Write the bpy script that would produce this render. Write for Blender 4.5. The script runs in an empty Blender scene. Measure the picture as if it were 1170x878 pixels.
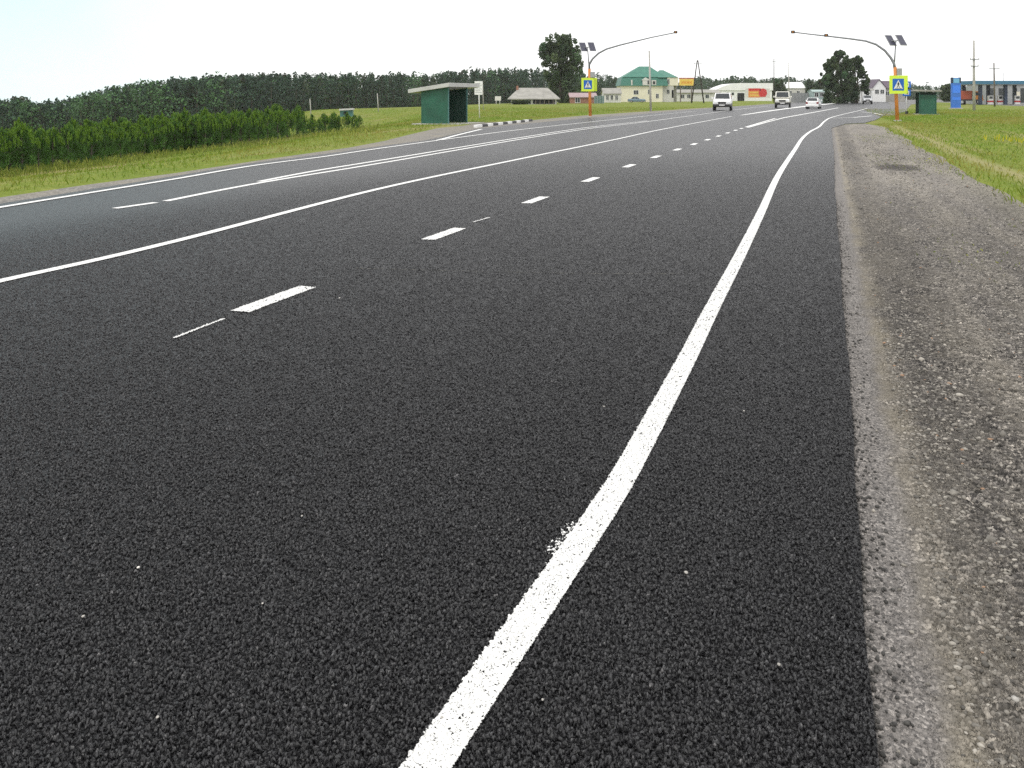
import bpy, bmesh, math, random
import numpy as np
from mathutils import Vector, Matrix

C = bpy.context.scene
COL = C.collection
R = math.radians

# ------------------------------------------------------------------ camera, world, sun, exposure
CAM_H, F, HOR, CX = 1.7, 1060.0, 109.5, 585.0          # eye height; focal length and horizon in 1170 px units
cam = bpy.data.cameras.new('Camera')
cam.sensor_width = 36.0
cam.lens = F / 1170.0 * 36.0
cam.shift_y = -(439.0 - HOR) / 1170.0
cam.clip_start = 0.1
cam.clip_end = 8000.0
camo = bpy.data.objects.new('Camera', cam)
COL.objects.link(camo)
camo.location = (0, 0, CAM_H)
camo.rotation_euler = (R(90), 0, 0)
C.camera = camo

SUN_EL, SUN_AZ = R(56), R(215)          # azimuth clockwise from +Y: behind the viewer, a little to the left
world = bpy.data.worlds.new('World')
C.world = world
world.use_nodes = True
wt = world.node_tree
wt.nodes.clear()
wo = wt.nodes.new('ShaderNodeOutputWorld')
sky = wt.nodes.new('ShaderNodeTexSky')
sky.sky_type = 'NISHITA'
sky.sun_disc = False
sky.sun_elevation = SUN_EL
sky.sun_rotation = SUN_AZ
bg = wt.nodes.new('ShaderNodeBackground')
bg.inputs['Strength'].default_value = 0.14
wt.links.new(sky.outputs[0], bg.inputs['Color'])
bgc = wt.nodes.new('ShaderNodeBackground')          # the bright closed cloud cover
bgc.inputs['Color'].default_value = (1.0, 1.0, 1.0, 1)
bgc.inputs['Strength'].default_value = 1.18
tc = wt.nodes.new('ShaderNodeTexCoord')
nz = wt.nodes.new('ShaderNodeTexNoise')
nz.inputs['Scale'].default_value = 2.2
nz.inputs['Detail'].default_value = 5
wt.links.new(tc.outputs['Generated'], nz.inputs['Vector'])
dp = wt.nodes.new('ShaderNodeVectorMath')
dp.operation = 'DOT_PRODUCT'
dp.inputs[1].default_value = Vector((-0.60, 1.0, 0.19)).normalized()
wt.links.new(tc.outputs['Generated'], dp.inputs[0])
mr = wt.nodes.new('ShaderNodeMapRange')             # a thin place in the cloud, low in the sky to the left
mr.inputs['From Min'].default_value = 0.95
mr.inputs['From Max'].default_value = 0.993
mr.inputs['To Min'].default_value = 0.0
mr.inputs['To Max'].default_value = 1.0
wt.links.new(dp.outputs['Value'], mr.inputs['Value'])
mr2 = wt.nodes.new('ShaderNodeMapRange')
mr2.inputs['From Min'].default_value = 0.35
mr2.inputs['From Max'].default_value = 0.65
mr2.inputs['To Min'].default_value = 0.45
mr2.inputs['To Max'].default_value = 1.0
wt.links.new(nz.outputs['Fac'], mr2.inputs['Value'])
mm = wt.nodes.new('ShaderNodeMath')
mm.operation = 'MULTIPLY'
wt.links.new(mr.outputs[0], mm.inputs[0])
wt.links.new(mr2.outputs[0], mm.inputs[1])
bgt = wt.nodes.new('ShaderNodeBackground')          # thin cloud with the blue coming through
bgt.inputs['Color'].default_value = (0.62, 0.95, 1.0, 1)
bgt.inputs['Strength'].default_value = 1.0
mxt = wt.nodes.new('ShaderNodeMixShader')
mxt.inputs[0].default_value = 0.75
wt.links.new(bg.outputs[0], mxt.inputs[1])
wt.links.new(bgt.outputs[0], mxt.inputs[2])
mx = wt.nodes.new('ShaderNodeMixShader')
wt.links.new(mm.outputs[0], mx.inputs[0])
wt.links.new(bgc.outputs[0], mx.inputs[1])
wt.links.new(mxt.outputs[0], mx.inputs[2])
wt.links.new(mx.outputs[0], wo.inputs['Surface'])

sun = bpy.data.lights.new('Sun', 'SUN')
sun.energy = 1.1
sun.angle = R(14)
sun.color = (1.0, 0.96, 0.9)
suno = bpy.data.objects.new('Sun', sun)
COL.objects.link(suno)
sd = Vector((math.sin(SUN_AZ) * math.cos(SUN_EL), math.cos(SUN_AZ) * math.cos(SUN_EL), math.sin(SUN_EL)))
suno.rotation_euler = (-sd).to_track_quat('-Z', 'Y').to_euler()
suno.location = sd * 50

vs = C.view_settings
vs.view_transform = 'Standard'
vs.look = 'None'
vs.exposure = 0.2
vs.gamma = 1.0
vs.use_curve_mapping = False
C.cycles.use_denoising = False
C.cycles.denoiser = 'OPENIMAGEDENOISE'
C.cycles.denoising_input_passes = 'RGB_ALBEDO_NORMAL'
C.cycles.volume_bounces = 3
C.cycles.max_bounces = 6
C.cycles.transparent_max_bounces = 12

rng = np.random.default_rng(7)
random.seed(7)

# ------------------------------------------------------------------ geometry of the place
TH = R(18.8)                                            # the highway's bearing, clockwise from +Y
DV = np.array([math.sin(TH), math.cos(TH)])             # along the road
NV = np.array([math.cos(TH), -math.sin(TH)])            # to its right


def st(X, Y):
    return X * DV[0] + Y * DV[1], X * NV[0] + Y * NV[1]


def xy(s, t):
    return s * DV[0] + t * NV[0], s * DV[1] + t * NV[1]


def sstep(a, b, x):
    u = np.clip((x - a) / (b - a), 0, 1)
    return u * u * (3 - 2 * u)


def zt(X, Y):
    """height of the terrain"""
    X = np.asarray(X, float)
    Y = np.asarray(Y, float)
    s, t = st(X, Y)
    start = -13.6 - 4.5 * sstep(22, 50, s)
    e = 1.45 * sstep(0, 1, (start - t) / 13.0) * sstep(-4, -17, X) * (1 - 0.85 * sstep(75, 118, s))
    g = sstep(0.56, 0.80, -t / np.maximum(s, 20.0))
    v = np.maximum(0, -t - (66.0 - 35.0 * g))
    valley = 0.100 * v * v / (v + 14.0)
    valley = np.minimum(valley, 70.0)
    w = 0.16 * sstep(3.2, 5.5, t) * (1 - sstep(7.5, 12, t)) * (1 - sstep(40, 55, s))
    und = 0.05 * np.sin(X * 0.31 + 1.3) * np.sin(Y * 0.23) * (sstep(4, 9, t) + sstep(18.5, 26, -t)) * (1 - sstep(80, 140, Y))
    und *= 0.7
    return -0.035 - e - valley - w + und


def gp(px, py):
    """where the line of sight through a pixel of the photo meets level ground"""
    Y = CAM_H * F / (py - HOR)
    return (px - CX) / F * Y, Y


YS = 4.0 * 1.0012 ** np.arange(4900)


def hit(px, py):
    """the same, on the terrain"""
    a, b = (px - CX) / F, (py - HOR) / F
    i = int(np.argmax(CAM_H - b * YS <= zt(a * YS, YS)))
    Y = float(YS[i]) if i else 1500.0
    return a * Y, Y


def zpx(py, Y):
    return CAM_H + (HOR - py) / F * Y


# ------------------------------------------------------------------ mesh helpers
class MB:
    def __init__(self):
        self.v, self.f = [], []

    def add(self, vs, fs, M=None):
        k = len(self.v)
        self.v += [tuple(M @ Vector(p)) if M else tuple(p) for p in vs]
        self.f += [tuple(i + k for i in q) for q in fs]
        return self

    def box(self, x0, y0, z0, x1, y1, z1, M=None):
        return self.add([(x0, y0, z0), (x1, y0, z0), (x1, y1, z0), (x0, y1, z0), (x0, y0, z1), (x1, y0, z1), (x1, y1, z1), (x0, y1, z1)],
                        [(3, 2, 1, 0), (4, 5, 6, 7), (0, 1, 5, 4), (1, 2, 6, 5), (2, 3, 7, 6), (3, 0, 4, 7)], M)

    def prism(self, poly, a0, a1, axis='y', M=None):
        """a polygon (in xz for axis y, yz for axis x, xy for axis z) extruded from a0 to a1"""
        def p(u, w, a):
            return (u, a, w) if axis == 'y' else ((a, u, w) if axis == 'x' else (u, w, a))
        n = len(poly)
        vs = [p(u, w, a0) for u, w in poly] + [p(u, w, a1) for u, w in poly]
        fs = [tuple(range(n))[::-1], tuple(range(n, 2 * n))] + [(i, (i + 1) % n, (i + 1) % n + n, i + n) for i in range(n)]
        return self.add(vs, fs, M)

    def tube(self, pts, rad, n=8, cap=True):
        pts = [Vector(p) for p in pts]
        if not hasattr(rad, '__len__'):
            rad = [rad] * len(pts)
        k = len(self.v)
        up = Vector((0.13, 0.21, 0.97))
        for i, p in enumerate(pts):
            d = (pts[min(i + 1, len(pts) - 1)] - pts[max(i - 1, 0)]).normalized()
            a = d.cross(up)
            if a.length < 0.05:
                a = d.cross(Vector((1, 0, 0)))
            a.normalize()
            b = d.cross(a)
            for j in range(n):
                q = 2 * math.pi * j / n
                self.v.append(tuple(p + (a * math.cos(q) + b * math.sin(q)) * rad[i]))
        for i in range(len(pts) - 1):
            for j in range(n):
                self.f.append((k + i * n + j, k + i * n + (j + 1) % n, k + (i + 1) * n + (j + 1) % n, k + (i + 1) * n + j))
        if cap:
            self.f.append(tuple(k + j for j in range(n))[::-1])
            self.f.append(tuple(k + (len(pts) - 1) * n + j for j in range(n)))
        return self

    def build(self, name, mat, parent=None, bevel=0, smooth=False):
        m = bpy.data.meshes.new(name)
        m.from_pydata(self.v, [], self.f)
        b = bmesh.new()
        b.from_mesh(m)
        bmesh.ops.recalc_face_normals(b, faces=b.faces)
        b.to_mesh(m)
        b.free()
        m.materials.append(mat)
        if smooth:
            for p in m.polygons:
                p.use_smooth = True
        o = bpy.data.objects.new(name, m)
        COL.objects.link(o)
        if parent:
            o.parent = parent
        if bevel:
            bv = o.modifiers.new('bevel', 'BEVEL')
            bv.width = bevel
            bv.segments = 2
            bv.limit_method = 'ANGLE'
        return o


def mesh_np(name, V, Fq, mat, tint=None, parent=None):
    """fast mesh from arrays: V (n,3), Fq (m,k)"""
    m = bpy.data.meshes.new(name)
    V = np.asarray(V, np.float32)
    Fq = np.asarray(Fq, np.int32)
    k = Fq.shape[1]
    m.vertices.add(len(V))
    m.vertices.foreach_set('co', V.ravel())
    m.loops.add(Fq.size)
    m.loops.foreach_set('vertex_index', Fq.ravel())
    m.polygons.add(len(Fq))
    m.polygons.foreach_set('loop_start', np.arange(0, Fq.size, k, dtype=np.int32))
    m.update(calc_edges=True)
    if tint is not None:
        at = m.attributes.new('tint', 'FLOAT_COLOR', 'POINT')
        t4 = np.ones((len(V), 4), np.float32)
        t4[:, :3] = tint
        at.data.foreach_set('color', t4.ravel())
    m.materials.append(mat)
    o = bpy.data.objects.new(name, m)
    COL.objects.link(o)
    if parent:
        o.parent = parent
    return o


def thing(name, label, cat, loc=(0, 0, 0), rz=0.0, group=None):
    o = bpy.data.objects.new(name, None)
    o.empty_display_size = 0.2
    COL.objects.link(o)
    o.location = loc
    o.rotation_euler = (0, 0, rz)
    o['label'] = label
    o['category'] = cat
    if group:
        o['group'] = group
    return o


def tag(o, label, cat, group=None):
    o['label'] = label
    o['category'] = cat
    if group:
        o['group'] = group
    return o


def kind(o, k):
    o['kind'] = k
    return o


def dup(root, label=None):
    r = root.copy()
    COL.objects.link(r)
    if label:
        r['label'] = label
    for ch in list(root.children):
        c = ch.copy()
        COL.objects.link(c)
        c.parent = r
        for g in list(ch.children):
            d = g.copy()
            COL.objects.link(d)
            d.parent = c
    return r


# ------------------------------------------------------------------ materials
def newmat(name):
    m = bpy.data.materials.new(name)
    m.use_nodes = True
    nt = m.node_tree
    return m, nt, nt.nodes['Principled BSDF']


def N(nt, typ, **kw):
    n = nt.nodes.new(typ)
    for k, v in kw.items():
        if k.startswith('_'):
            setattr(n, k[1:], v)
        else:
            n.inputs[k.replace('__', ' ')].default_value = v
    return n


def ramp(nt, fac, stops):
    r = nt.nodes.new('ShaderNodeValToRGB')
    e = r.color_ramp.elements
    while len(e) < len(stops):
        e.new(0.5)
    for i, (p, c) in enumerate(stops):
        e[i].position = p
        e[i].color = (c[0], c[1], c[2], 1) if hasattr(c, '__len__') else (c, c, c, 1)
    nt.links.new(fac, r.inputs[0])
    return r.outputs[0]


def mixc(nt, a, b, fac, typ='MIX'):
    m = nt.nodes.new('ShaderNodeMix')
    m.data_type = 'RGBA'
    m.blend_type = typ
    for sock, val in ((m.inputs[0], fac), (m.inputs[6], a), (m.inputs[7], b)):
        if hasattr(val, 'links') or hasattr(val, 'is_linked'):
            nt.links.new(val, sock)
        elif hasattr(val, '__len__'):
            sock.default_value = (val[0], val[1], val[2], 1)
        else:
            sock.default_value = val
    return m.outputs[2]


def mth(nt, op, a, b=None, c=None, clamp=False):
    m = nt.nodes.new('ShaderNodeMath')
    m.operation = op
    m.use_clamp = clamp
    for i, v in enumerate((a, b, c)):
        if v is None:
            continue
        if hasattr(v, 'is_linked'):
            nt.links.new(v, m.inputs[i])
        else:
            m.inputs[i].default_value = v
    return m.outputs[0]


def coords(nt, kind_='Object', scale=None):
    t = nt.nodes.new('ShaderNodeTexCoord')
    o = t.outputs[kind_]
    if scale:
        mp = nt.nodes.new('ShaderNodeMapping')
        mp.inputs['Scale'].default_value = scale
        nt.links.new(o, mp.inputs[0])
        o = mp.outputs[0]
    return o


def noise(nt, vec, scale, detail=3, rough=0.5):
    n = N(nt, 'ShaderNodeTexNoise', Scale=scale, Detail=detail, Roughness=rough)
    nt.links.new(vec, n.inputs['Vector'])
    return n.outputs['Fac']


def voro(nt, vec, scale, feature='F1', rand=1.0):
    n = N(nt, 'ShaderNodeTexVoronoi', Scale=scale, Randomness=rand, _feature=feature)
    nt.links.new(vec, n.inputs['Vector'])
    return n


def bump(nt, p, height, strength, dist):
    b = N(nt, 'ShaderNodeBump', Strength=strength, Distance=dist)
    nt.links.new(height, b.inputs['Height'])
    nt.links.new(b.outputs[0], p.inputs['Normal'])
    return b


def plain(name, col, rough=0.6, var=0.14, scale=3.0, metal=0.0, spec=0.5):
    """a painted or bare surface with a little weathering"""
    m, nt, p = newmat(name)
    v = coords(nt)
    n1 = noise(nt, v, scale, 5, 0.6)
    f = ramp(nt, n1, [(0.3, 1 - var), (0.7, 1 + var * 0.6)])
    c = mixc(nt, col, f, 1.0, 'MULTIPLY')
    nt.links.new(c, p.inputs['Base Color'])
    p.inputs['Roughness'].default_value = rough
    p.inputs['Metallic'].default_value = metal
    p.inputs['Specular IOR Level'].default_value = spec
    return m


def voro2(nt, vec, scale):
    n = voro(nt, vec, scale)
    n.voronoi_dimensions = '2D'
    return n


def relief(nt, v):
    """height (0..1) of a stone-mastic surface: rounded chips at different levels with pits between; also the chips' random tones"""
    warp = N(nt, 'ShaderNodeTexNoise', Scale=70.0, Detail=1.0)
    warp.noise_dimensions = '2D'
    nt.links.new(v, warp.inputs['Vector'])
    off = nt.nodes.new('ShaderNodeVectorMath')
    off.operation = 'MULTIPLY_ADD'
    off.inputs[1].default_value = (0.016, 0.016, 0.0)
    nt.links.new(warp.outputs['Color'], off.inputs[0])
    nt.links.new(v, off.inputs[2])
    vv = off.outputs[0]
    a = voro2(nt, vv, 84.0)
    b = voro2(nt, vv, 180.0)
    sep = nt.nodes.new('ShaderNodeSeparateColor')
    nt.links.new(a.outputs['Color'], sep.inputs[0])
    sep2 = nt.nodes.new('ShaderNodeSeparateColor')
    nt.links.new(b.outputs['Color'], sep2.inputs[0])
    h1 = mth(nt, 'MULTIPLY', mth(nt, 'MULTIPLY', mth(nt, 'SUBTRACT', 0.60, a.outputs['Distance']), 2.7, clamp=True), mth(nt, 'MULTIPLY_ADD', sep.outputs[1], 0.75, 0.25))
    # every chip leans its own way
    loc = nt.nodes.new('ShaderNodeVectorMath')
    loc.operation = 'SUBTRACT'
    nt.links.new(vv, loc.inputs[0])
    nt.links.new(a.outputs['Position'], loc.inputs[1])
    rnd = nt.nodes.new('ShaderNodeVectorMath')
    rnd.operation = 'SUBTRACT'
    nt.links.new(a.outputs['Color'], rnd.inputs[0])
    rnd.inputs[1].default_value = (0.5, 0.5, 0.5)
    dt = nt.nodes.new('ShaderNodeVectorMath')
    dt.operation = 'DOT_PRODUCT'
    nt.links.new(loc.outputs[0], dt.inputs[0])
    nt.links.new(rnd.outputs[0], dt.inputs[1])
    lean = mth(nt, 'MULTIPLY_ADD', dt.outputs['Value'], 84.0 * 1.5, 1.0)
    h1 = mth(nt, 'MULTIPLY', h1, lean, clamp=True)
    e2 = mth(nt, 'MULTIPLY', b.outputs['Distance'], b.outputs['Distance'])
    h2 = mth(nt, 'MULTIPLY', mth(nt, 'SUBTRACT', 1.0, mth(nt, 'MULTIPLY', e2, 2.1), clamp=True), mth(nt, 'MULTIPLY_ADD', sep2.outputs[2], 0.35, 0.1))
    h = mth(nt, 'MAXIMUM', h1, h2)
    return h, sep, sep2, h2


def displace(nt, h, amp):
    """true displacement, scaled by how finely the mesh is cut there (attribute fade)"""
    at = nt.nodes.new('ShaderNodeAttribute')
    at.attribute_name = 'fade'
    dn = N(nt, 'ShaderNodeDisplacement', Midlevel=0.5)
    nt.links.new(h, dn.inputs['Height'])
    nt.links.new(mth(nt, 'MULTIPLY', at.outputs['Fac'], amp), dn.inputs['Scale'])
    nt.links.new(dn.outputs[0], nt.nodes['Material Output'].inputs['Displacement'])
    return at.outputs['Fac']


AMP = 0.0165


def asphalt_mat():
    m, nt, p = newmat('asphalt')
    m.displacement_method = 'BOTH'
    v = coords(nt)
    h, sep, sep2, h2 = relief(nt, v)
    big = ramp(nt, sep.outputs[0], [(0.0, (0.005, 0.005, 0.0055)), (0.40, (0.012, 0.012, 0.0125)), (0.70, (0.027, 0.027, 0.028)), (0.92, (0.075, 0.075, 0.074)), (0.985, (0.16, 0.16, 0.155)), (1.0, (0.32, 0.31, 0.29))])
    sml = ramp(nt, sep2.outputs[1], [(0.0, (0.006, 0.006, 0.007)), (0.7, (0.017, 0.017, 0.017)), (1.0, (0.060, 0.059, 0.058))])
    c = mixc(nt, big, sml, 0.35)
    c = mixc(nt, c, ramp(nt, h, [(0.08, 0.08), (0.55, 1.0)]), 1.0, 'MULTIPLY')       # bitumen left in the pits, darkened further as painted shade
    lo = ramp(nt, noise(nt, v, 0.8, 4, 0.6), [(0.3, 0.84), (0.7, 1.18)])
    c = mixc(nt, c, lo, 1.0, 'MULTIPLY')
    bands = ramp(nt, noise(nt, coords(nt, 'Object', (1.3, 0.02, 1)), 1.0, 3, 0.6), [(0.3, 0.86), (0.7, 1.16)])
    c = mixc(nt, c, bands, 1.0, 'MULTIPLY')
    mid = ramp(nt, noise(nt, v, 11.0, 4, 0.8), [(0.3, 0.62), (0.7, 1.38)])
    c = mixc(nt, c, mid, 1.0, 'MULTIPLY')
    c = mixc(nt, c, (0.50, 0.495, 0.53), 1.0, 'MULTIPLY')
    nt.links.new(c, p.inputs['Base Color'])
    f = displace(nt, h, AMP)
    bump(nt, p, mth(nt, 'ADD', h2, mth(nt, 'MULTIPLY', h, mth(nt, 'SUBTRACT', 1.0, f))), 0.9, 0.004)
    p.inputs['Roughness'].default_value = 0.40
    p.inputs['Specular IOR Level'].default_value = 0.45
    nt.links.new(ramp(nt, h, [(0.08, 0.02), (0.55, 0.75)]), p.inputs['Specular IOR Level'])  # gloss cut in the pits to stand for their occlusion
    p.inputs['Sheen Weight'].default_value = 0.035
    p.inputs['Sheen Tint'].default_value = (0.88, 0.86, 1.0, 1)
    p.inputs['Sheen Roughness'].default_value = 0.3
    return m


def old_asphalt_mat():
    m, nt, p = newmat('worn_asphalt')
    v = coords(nt)
    a = voro(nt, v, 70.0)
    sep = nt.nodes.new('ShaderNodeSeparateColor')
    nt.links.new(a.outputs['Color'], sep.inputs[0])
    c = ramp(nt, sep.outputs[0], [(0.0, (0.10, 0.10, 0.10)), (0.8, (0.18, 0.175, 0.17)), (1.0, (0.30, 0.29, 0.27))])
    lo = ramp(nt, noise(nt, v, 0.5, 5, 0.6), [(0.3, 0.8), (0.7, 1.15)])
    c = mixc(nt, c, lo, 1.0, 'MULTIPLY')
    nt.links.new(c, p.inputs['Base Color'])
    bump(nt, p, mth(nt, 'SUBTRACT', 1.0, a.outputs['Distance']), 0.5, 0.004)
    p.inputs['Roughness'].default_value = 0.85
    return m


def paint_mat(name, edge=0.5, spatter=False, pits=0.10, col=(0.86, 0.86, 0.84)):
    """road paint: u runs across the line (0..1), it follows the chips, pits stay bare and the edges are ragged"""
    m, nt, p = newmat(name)
    m.displacement_method = 'BOTH'
    v = coords(nt)
    h, sep, sep2, h2 = relief(nt, v)
    uv = nt.nodes.new('ShaderNodeUVMap')
    sx = nt.nodes.new('ShaderNodeSeparateXYZ')
    nt.links.new(uv.outputs[0], sx.inputs[0])
    d = mth(nt, 'SUBTRACT', 0.5, mth(nt, 'ABSOLUTE', mth(nt, 'SUBTRACT', sx.outputs[0], 0.5)))   # 0 at the edge, .5 mid
    n1 = noise(nt, v, 120.0, 2, 0.6)
    if spatter:
        k = mth(nt, 'ADD', mth(nt, 'SUBTRACT', h, 0.80), mth(nt, 'MULTIPLY', d, 0.95))
        k = mth(nt, 'ADD', k, mth(nt, 'MULTIPLY', mth(nt, 'SUBTRACT', noise(nt, v, 22.0, 2), 0.5), 0.8))
        alpha = mth(nt, 'MULTIPLY', k, 40.0, clamp=True)
    else:
        k = mth(nt, 'SUBTRACT', mth(nt, 'ADD', d, mth(nt, 'MULTIPLY', h, 0.05 * edge)), mth(nt, 'MULTIPLY', n1, 0.17 * edge))
        e = mth(nt, 'MULTIPLY', k, 60.0, clamp=True)
        wear = mth(nt, 'MULTIPLY', noise(nt, v, 14.0, 3, 0.6), pits * 2.0)
        pit = mth(nt, 'MULTIPLY', mth(nt, 'SUBTRACT', h, wear), 30.0, clamp=True)
        alpha = mth(nt, 'MULTIPLY', e, pit)
    tone = ramp(nt, noise(nt, v, 6.0, 4, 0.6), [(0.3, 0.92), (0.7, 1.04)])
    nt.links.new(mixc(nt, col, tone, 1.0, 'MULTIPLY'), p.inputs['Base Color'])
    nt.links.new(alpha, p.inputs['Alpha'])
    p.inputs['Roughness'].default_value = 0.7
    displace(nt, h, AMP * 0.62)
    return m


def shoulder_mat():
    """verge of the road: crushed stone, dust and tyre tracks; x of the object runs away from the asphalt"""
    m, nt, p = newmat('gravel_shoulder')
    v = coords(nt)
    sx = nt.nodes.new('ShaderNodeSeparateXYZ')
    nt.links.new(v, sx.inputs[0])
    wob = mth(nt, 'MULTIPLY', mth(nt, 'SUBTRACT', noise(nt, v, 2.5, 6, 0.7), 0.5), 0.20)
    t = mth(nt, 'ADD', sx.outputs[0], wob)
    a = voro2(nt, v, 64.0)
    b = voro2(nt, v, 125.0)
    s1 = nt.nodes.new('ShaderNodeSeparateColor')
    nt.links.new(a.outputs['Color'], s1.inputs[0])
    s2 = nt.nodes.new('ShaderNodeSeparateColor')
    nt.links.new(b.outputs['Color'], s2.inputs[0])
    stones = ramp(nt, s1.outputs[0], [(0.0, (0.032, 0.031, 0.032)), (0.4, (0.11, 0.106, 0.100)), (0.8, (0.27, 0.255, 0.23)), (1.0, (0.52, 0.49, 0.43))])
    grit = ramp(nt, s2.outputs[0], [(0.0, (0.07, 0.067, 0.062)), (0.6, (0.19, 0.178, 0.158)), (1.0, (0.38, 0.355, 0.30))])
    fine = ramp(nt, s2.outputs[1], [(0.0, (0.075, 0.073, 0.070)), (0.25, (0.14, 0.135, 0.127)), (0.8, (0.215, 0.205, 0.19)), (1.0, (0.34, 0.325, 0.30))])
    fine = mixc(nt, fine, ramp(nt, noise(nt, v, 7.0, 5, 0.7), [(0.3, 0.78), (0.7, 1.15)]), 1.0, 'MULTIPLY')
    dust = ramp(nt, s2.outputs[2], [(0.0, (0.19, 0.172, 0.125)), (1.0, (0.30, 0.275, 0.21))])
    mask = ramp(nt, noise(nt, v, 3.0, 5, 0.65), [(0.40, 0.0), (0.60, 1.0)])
    body = mixc(nt, grit, stones, mask)
    body = mixc(nt, body, (0.22, 0.205, 0.165), ramp(nt, noise(nt, coords(nt, 'Object', (1.6, 0.16, 1)), 1.4, 5, 0.6), [(0.42, 0.0), (0.75, 0.55)]))
    lo = ramp(nt, noise(nt, coords(nt, 'Object', (2.2, 0.22, 1)), 1.0, 4, 0.6), [(0.32, 0.80), (0.68, 1.12)])
    body = mixc(nt, body, lo, 1.0, 'MULTIPLY')
    strip = ramp(nt, mth(nt, 'ADD', t, mth(nt, 'MULTIPLY', mth(nt, 'SUBTRACT', noise(nt, v, 0.9, 3), 0.5), 0.5)), [(0.34, 1.0), (0.48, 0.74), (0.80, 0.76), (1.0, 1.0)])
    body = mixc(nt, body, strip, 1.0, 'MULTIPLY')
    tan_f = ramp(nt, t, [(0.25, 0.0), (0.30, 0.7), (0.36, 0.7), (0.47, 0.0)])
    tan_f = mixc(nt, tan_f, ramp(nt, noise(nt, v, 1.1, 4, 0.6), [(0.38, 0.0), (0.66, 1.0)]), 1.0, 'MULTIPLY')
    c = mixc(nt, body, dust, tan_f)
    c = mixc(nt, fine, c, ramp(nt, t, [(0.25, 0.0), (0.33, 1.0)]))
    c = mixc(nt, c, (1.15, 1.115, 1.12), 1.0, 'MULTIPLY')
    # a damp, oily patch some way along
    e1 = mth(nt, 'POWER', mth(nt, 'DIVIDE', mth(nt, 'SUBTRACT', sx.outputs[0], 1.6), 0.62), 2.0)
    e2 = mth(nt, 'POWER', mth(nt, 'DIVIDE', mth(nt, 'SUBTRACT', sx.outputs[1], 24.2), 1.3), 2.0)
    oil = mth(nt, 'ADD', mth(nt, 'ADD', e1, e2), mth(nt, 'MULTIPLY', mth(nt, 'SUBTRACT', noise(nt, v, 1.6, 4, 0.7), 0.5), 2.6))
    c = mixc(nt, c, (0.32, 0.31, 0.33), ramp(nt, oil, [(0.35, 1.0), (1.15, 0.0)]), 'MULTIPLY')
    # the sandy outer edge, and a damp hollow
    c = mixc(nt, c, (0.23, 0.215, 0.165), ramp(nt, mth(nt, 'MULTIPLY', t, 0.3), [(0.66, 0.0), (0.86, 0.6)]))
    cell = voro2(nt, v, 44.0)
    sc_ = nt.nodes.new('ShaderNodeSeparateColor')
    nt.links.new(cell.outputs['Color'], sc_.inputs[0])
    sp = ramp(nt, sc_.outputs[0], [(0.0, 0.35), (0.18, 0.8), (0.7, 1.1), (0.93, 1.35), (1.0, 2.0)])
    c = mixc(nt, c, mixc(nt, c, sp, 1.0, 'MULTIPLY'), ramp(nt, t, [(0.34, 0.0), (0.60, 1.0)]))
    nt.links.new(c, p.inputs['Base Color'])
    h = mth(nt, 'ADD', mth(nt, 'MULTIPLY', mth(nt, 'SUBTRACT', 1.0, a.outputs['Distance']), ramp(nt, t, [(0.3, 0.1), (0.6, 1.2)])), mth(nt, 'SUBTRACT', 1.0, b.outputs['Distance']))
    m.displacement_method = 'BOTH'
    rough_t = ramp(nt, t, [(0.24, 0.35), (0.30, 0.5), (0.42, 1.0)])
    da = mth(nt, 'SUBTRACT', 1.0, mth(nt, 'MULTIPLY', mth(nt, 'MULTIPLY', a.outputs['Distance'], a.outputs['Distance']), 2.2), clamp=True)
    db = mth(nt, 'SUBTRACT', 1.0, mth(nt, 'MULTIPLY', mth(nt, 'MULTIPLY', b.outputs['Distance'], b.outputs['Distance']), 2.2), clamp=True)
    hh = mth(nt, 'MULTIPLY', mth(nt, 'MULTIPLY', da, s1.outputs[1]), mth(nt, 'MULTIPLY', rough_t, mask))
    hh = mth(nt, 'MAXIMUM', hh, mth(nt, 'MULTIPLY', mth(nt, 'MULTIPLY', db, s2.outputs[0]), mth(nt, 'MULTIPLY_ADD', rough_t, 0.45, 0.15)))
    hh = mth(nt, 'ADD', hh, mth(nt, 'MULTIPLY', noise(nt, v, 5.0, 3, 0.6), 0.8))
    displace(nt, hh, 0.021)
    bump(nt, p, h, 0.7, 0.004)
    p.inputs['Roughness'].default_value = 0.9
    p.inputs['Specular IOR Level'].default_value = 0.25
    return m


def gravel_pad_mat():
    m, nt, p = newmat('gravel_pad')
    v = coords(nt)
    a = voro(nt, v, 30.0)
    s1 = nt.nodes.new('ShaderNodeSeparateColor')
    nt.links.new(a.outputs['Color'], s1.inputs[0])
    c = ramp(nt, s1.outputs[0], [(0.0, (0.11, 0.105, 0.10)), (0.6, (0.19, 0.18, 0.165)), (1.0, (0.34, 0.32, 0.29))])
    c = mixc(nt, c, (0.26, 0.23, 0.17), ramp(nt, noise(nt, v, 0.7, 5, 0.6), [(0.42, 0.0), (0.7, 0.7)]))
    nt.links.new(c, p.inputs['Base Color'])
    bump(nt, p, a.outputs['Distance'], 0.6, 0.008)
    p.inputs['Roughness'].default_value = 0.9
    p.inputs['Specular IOR Level'].default_value = 0.25
    return m


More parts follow.
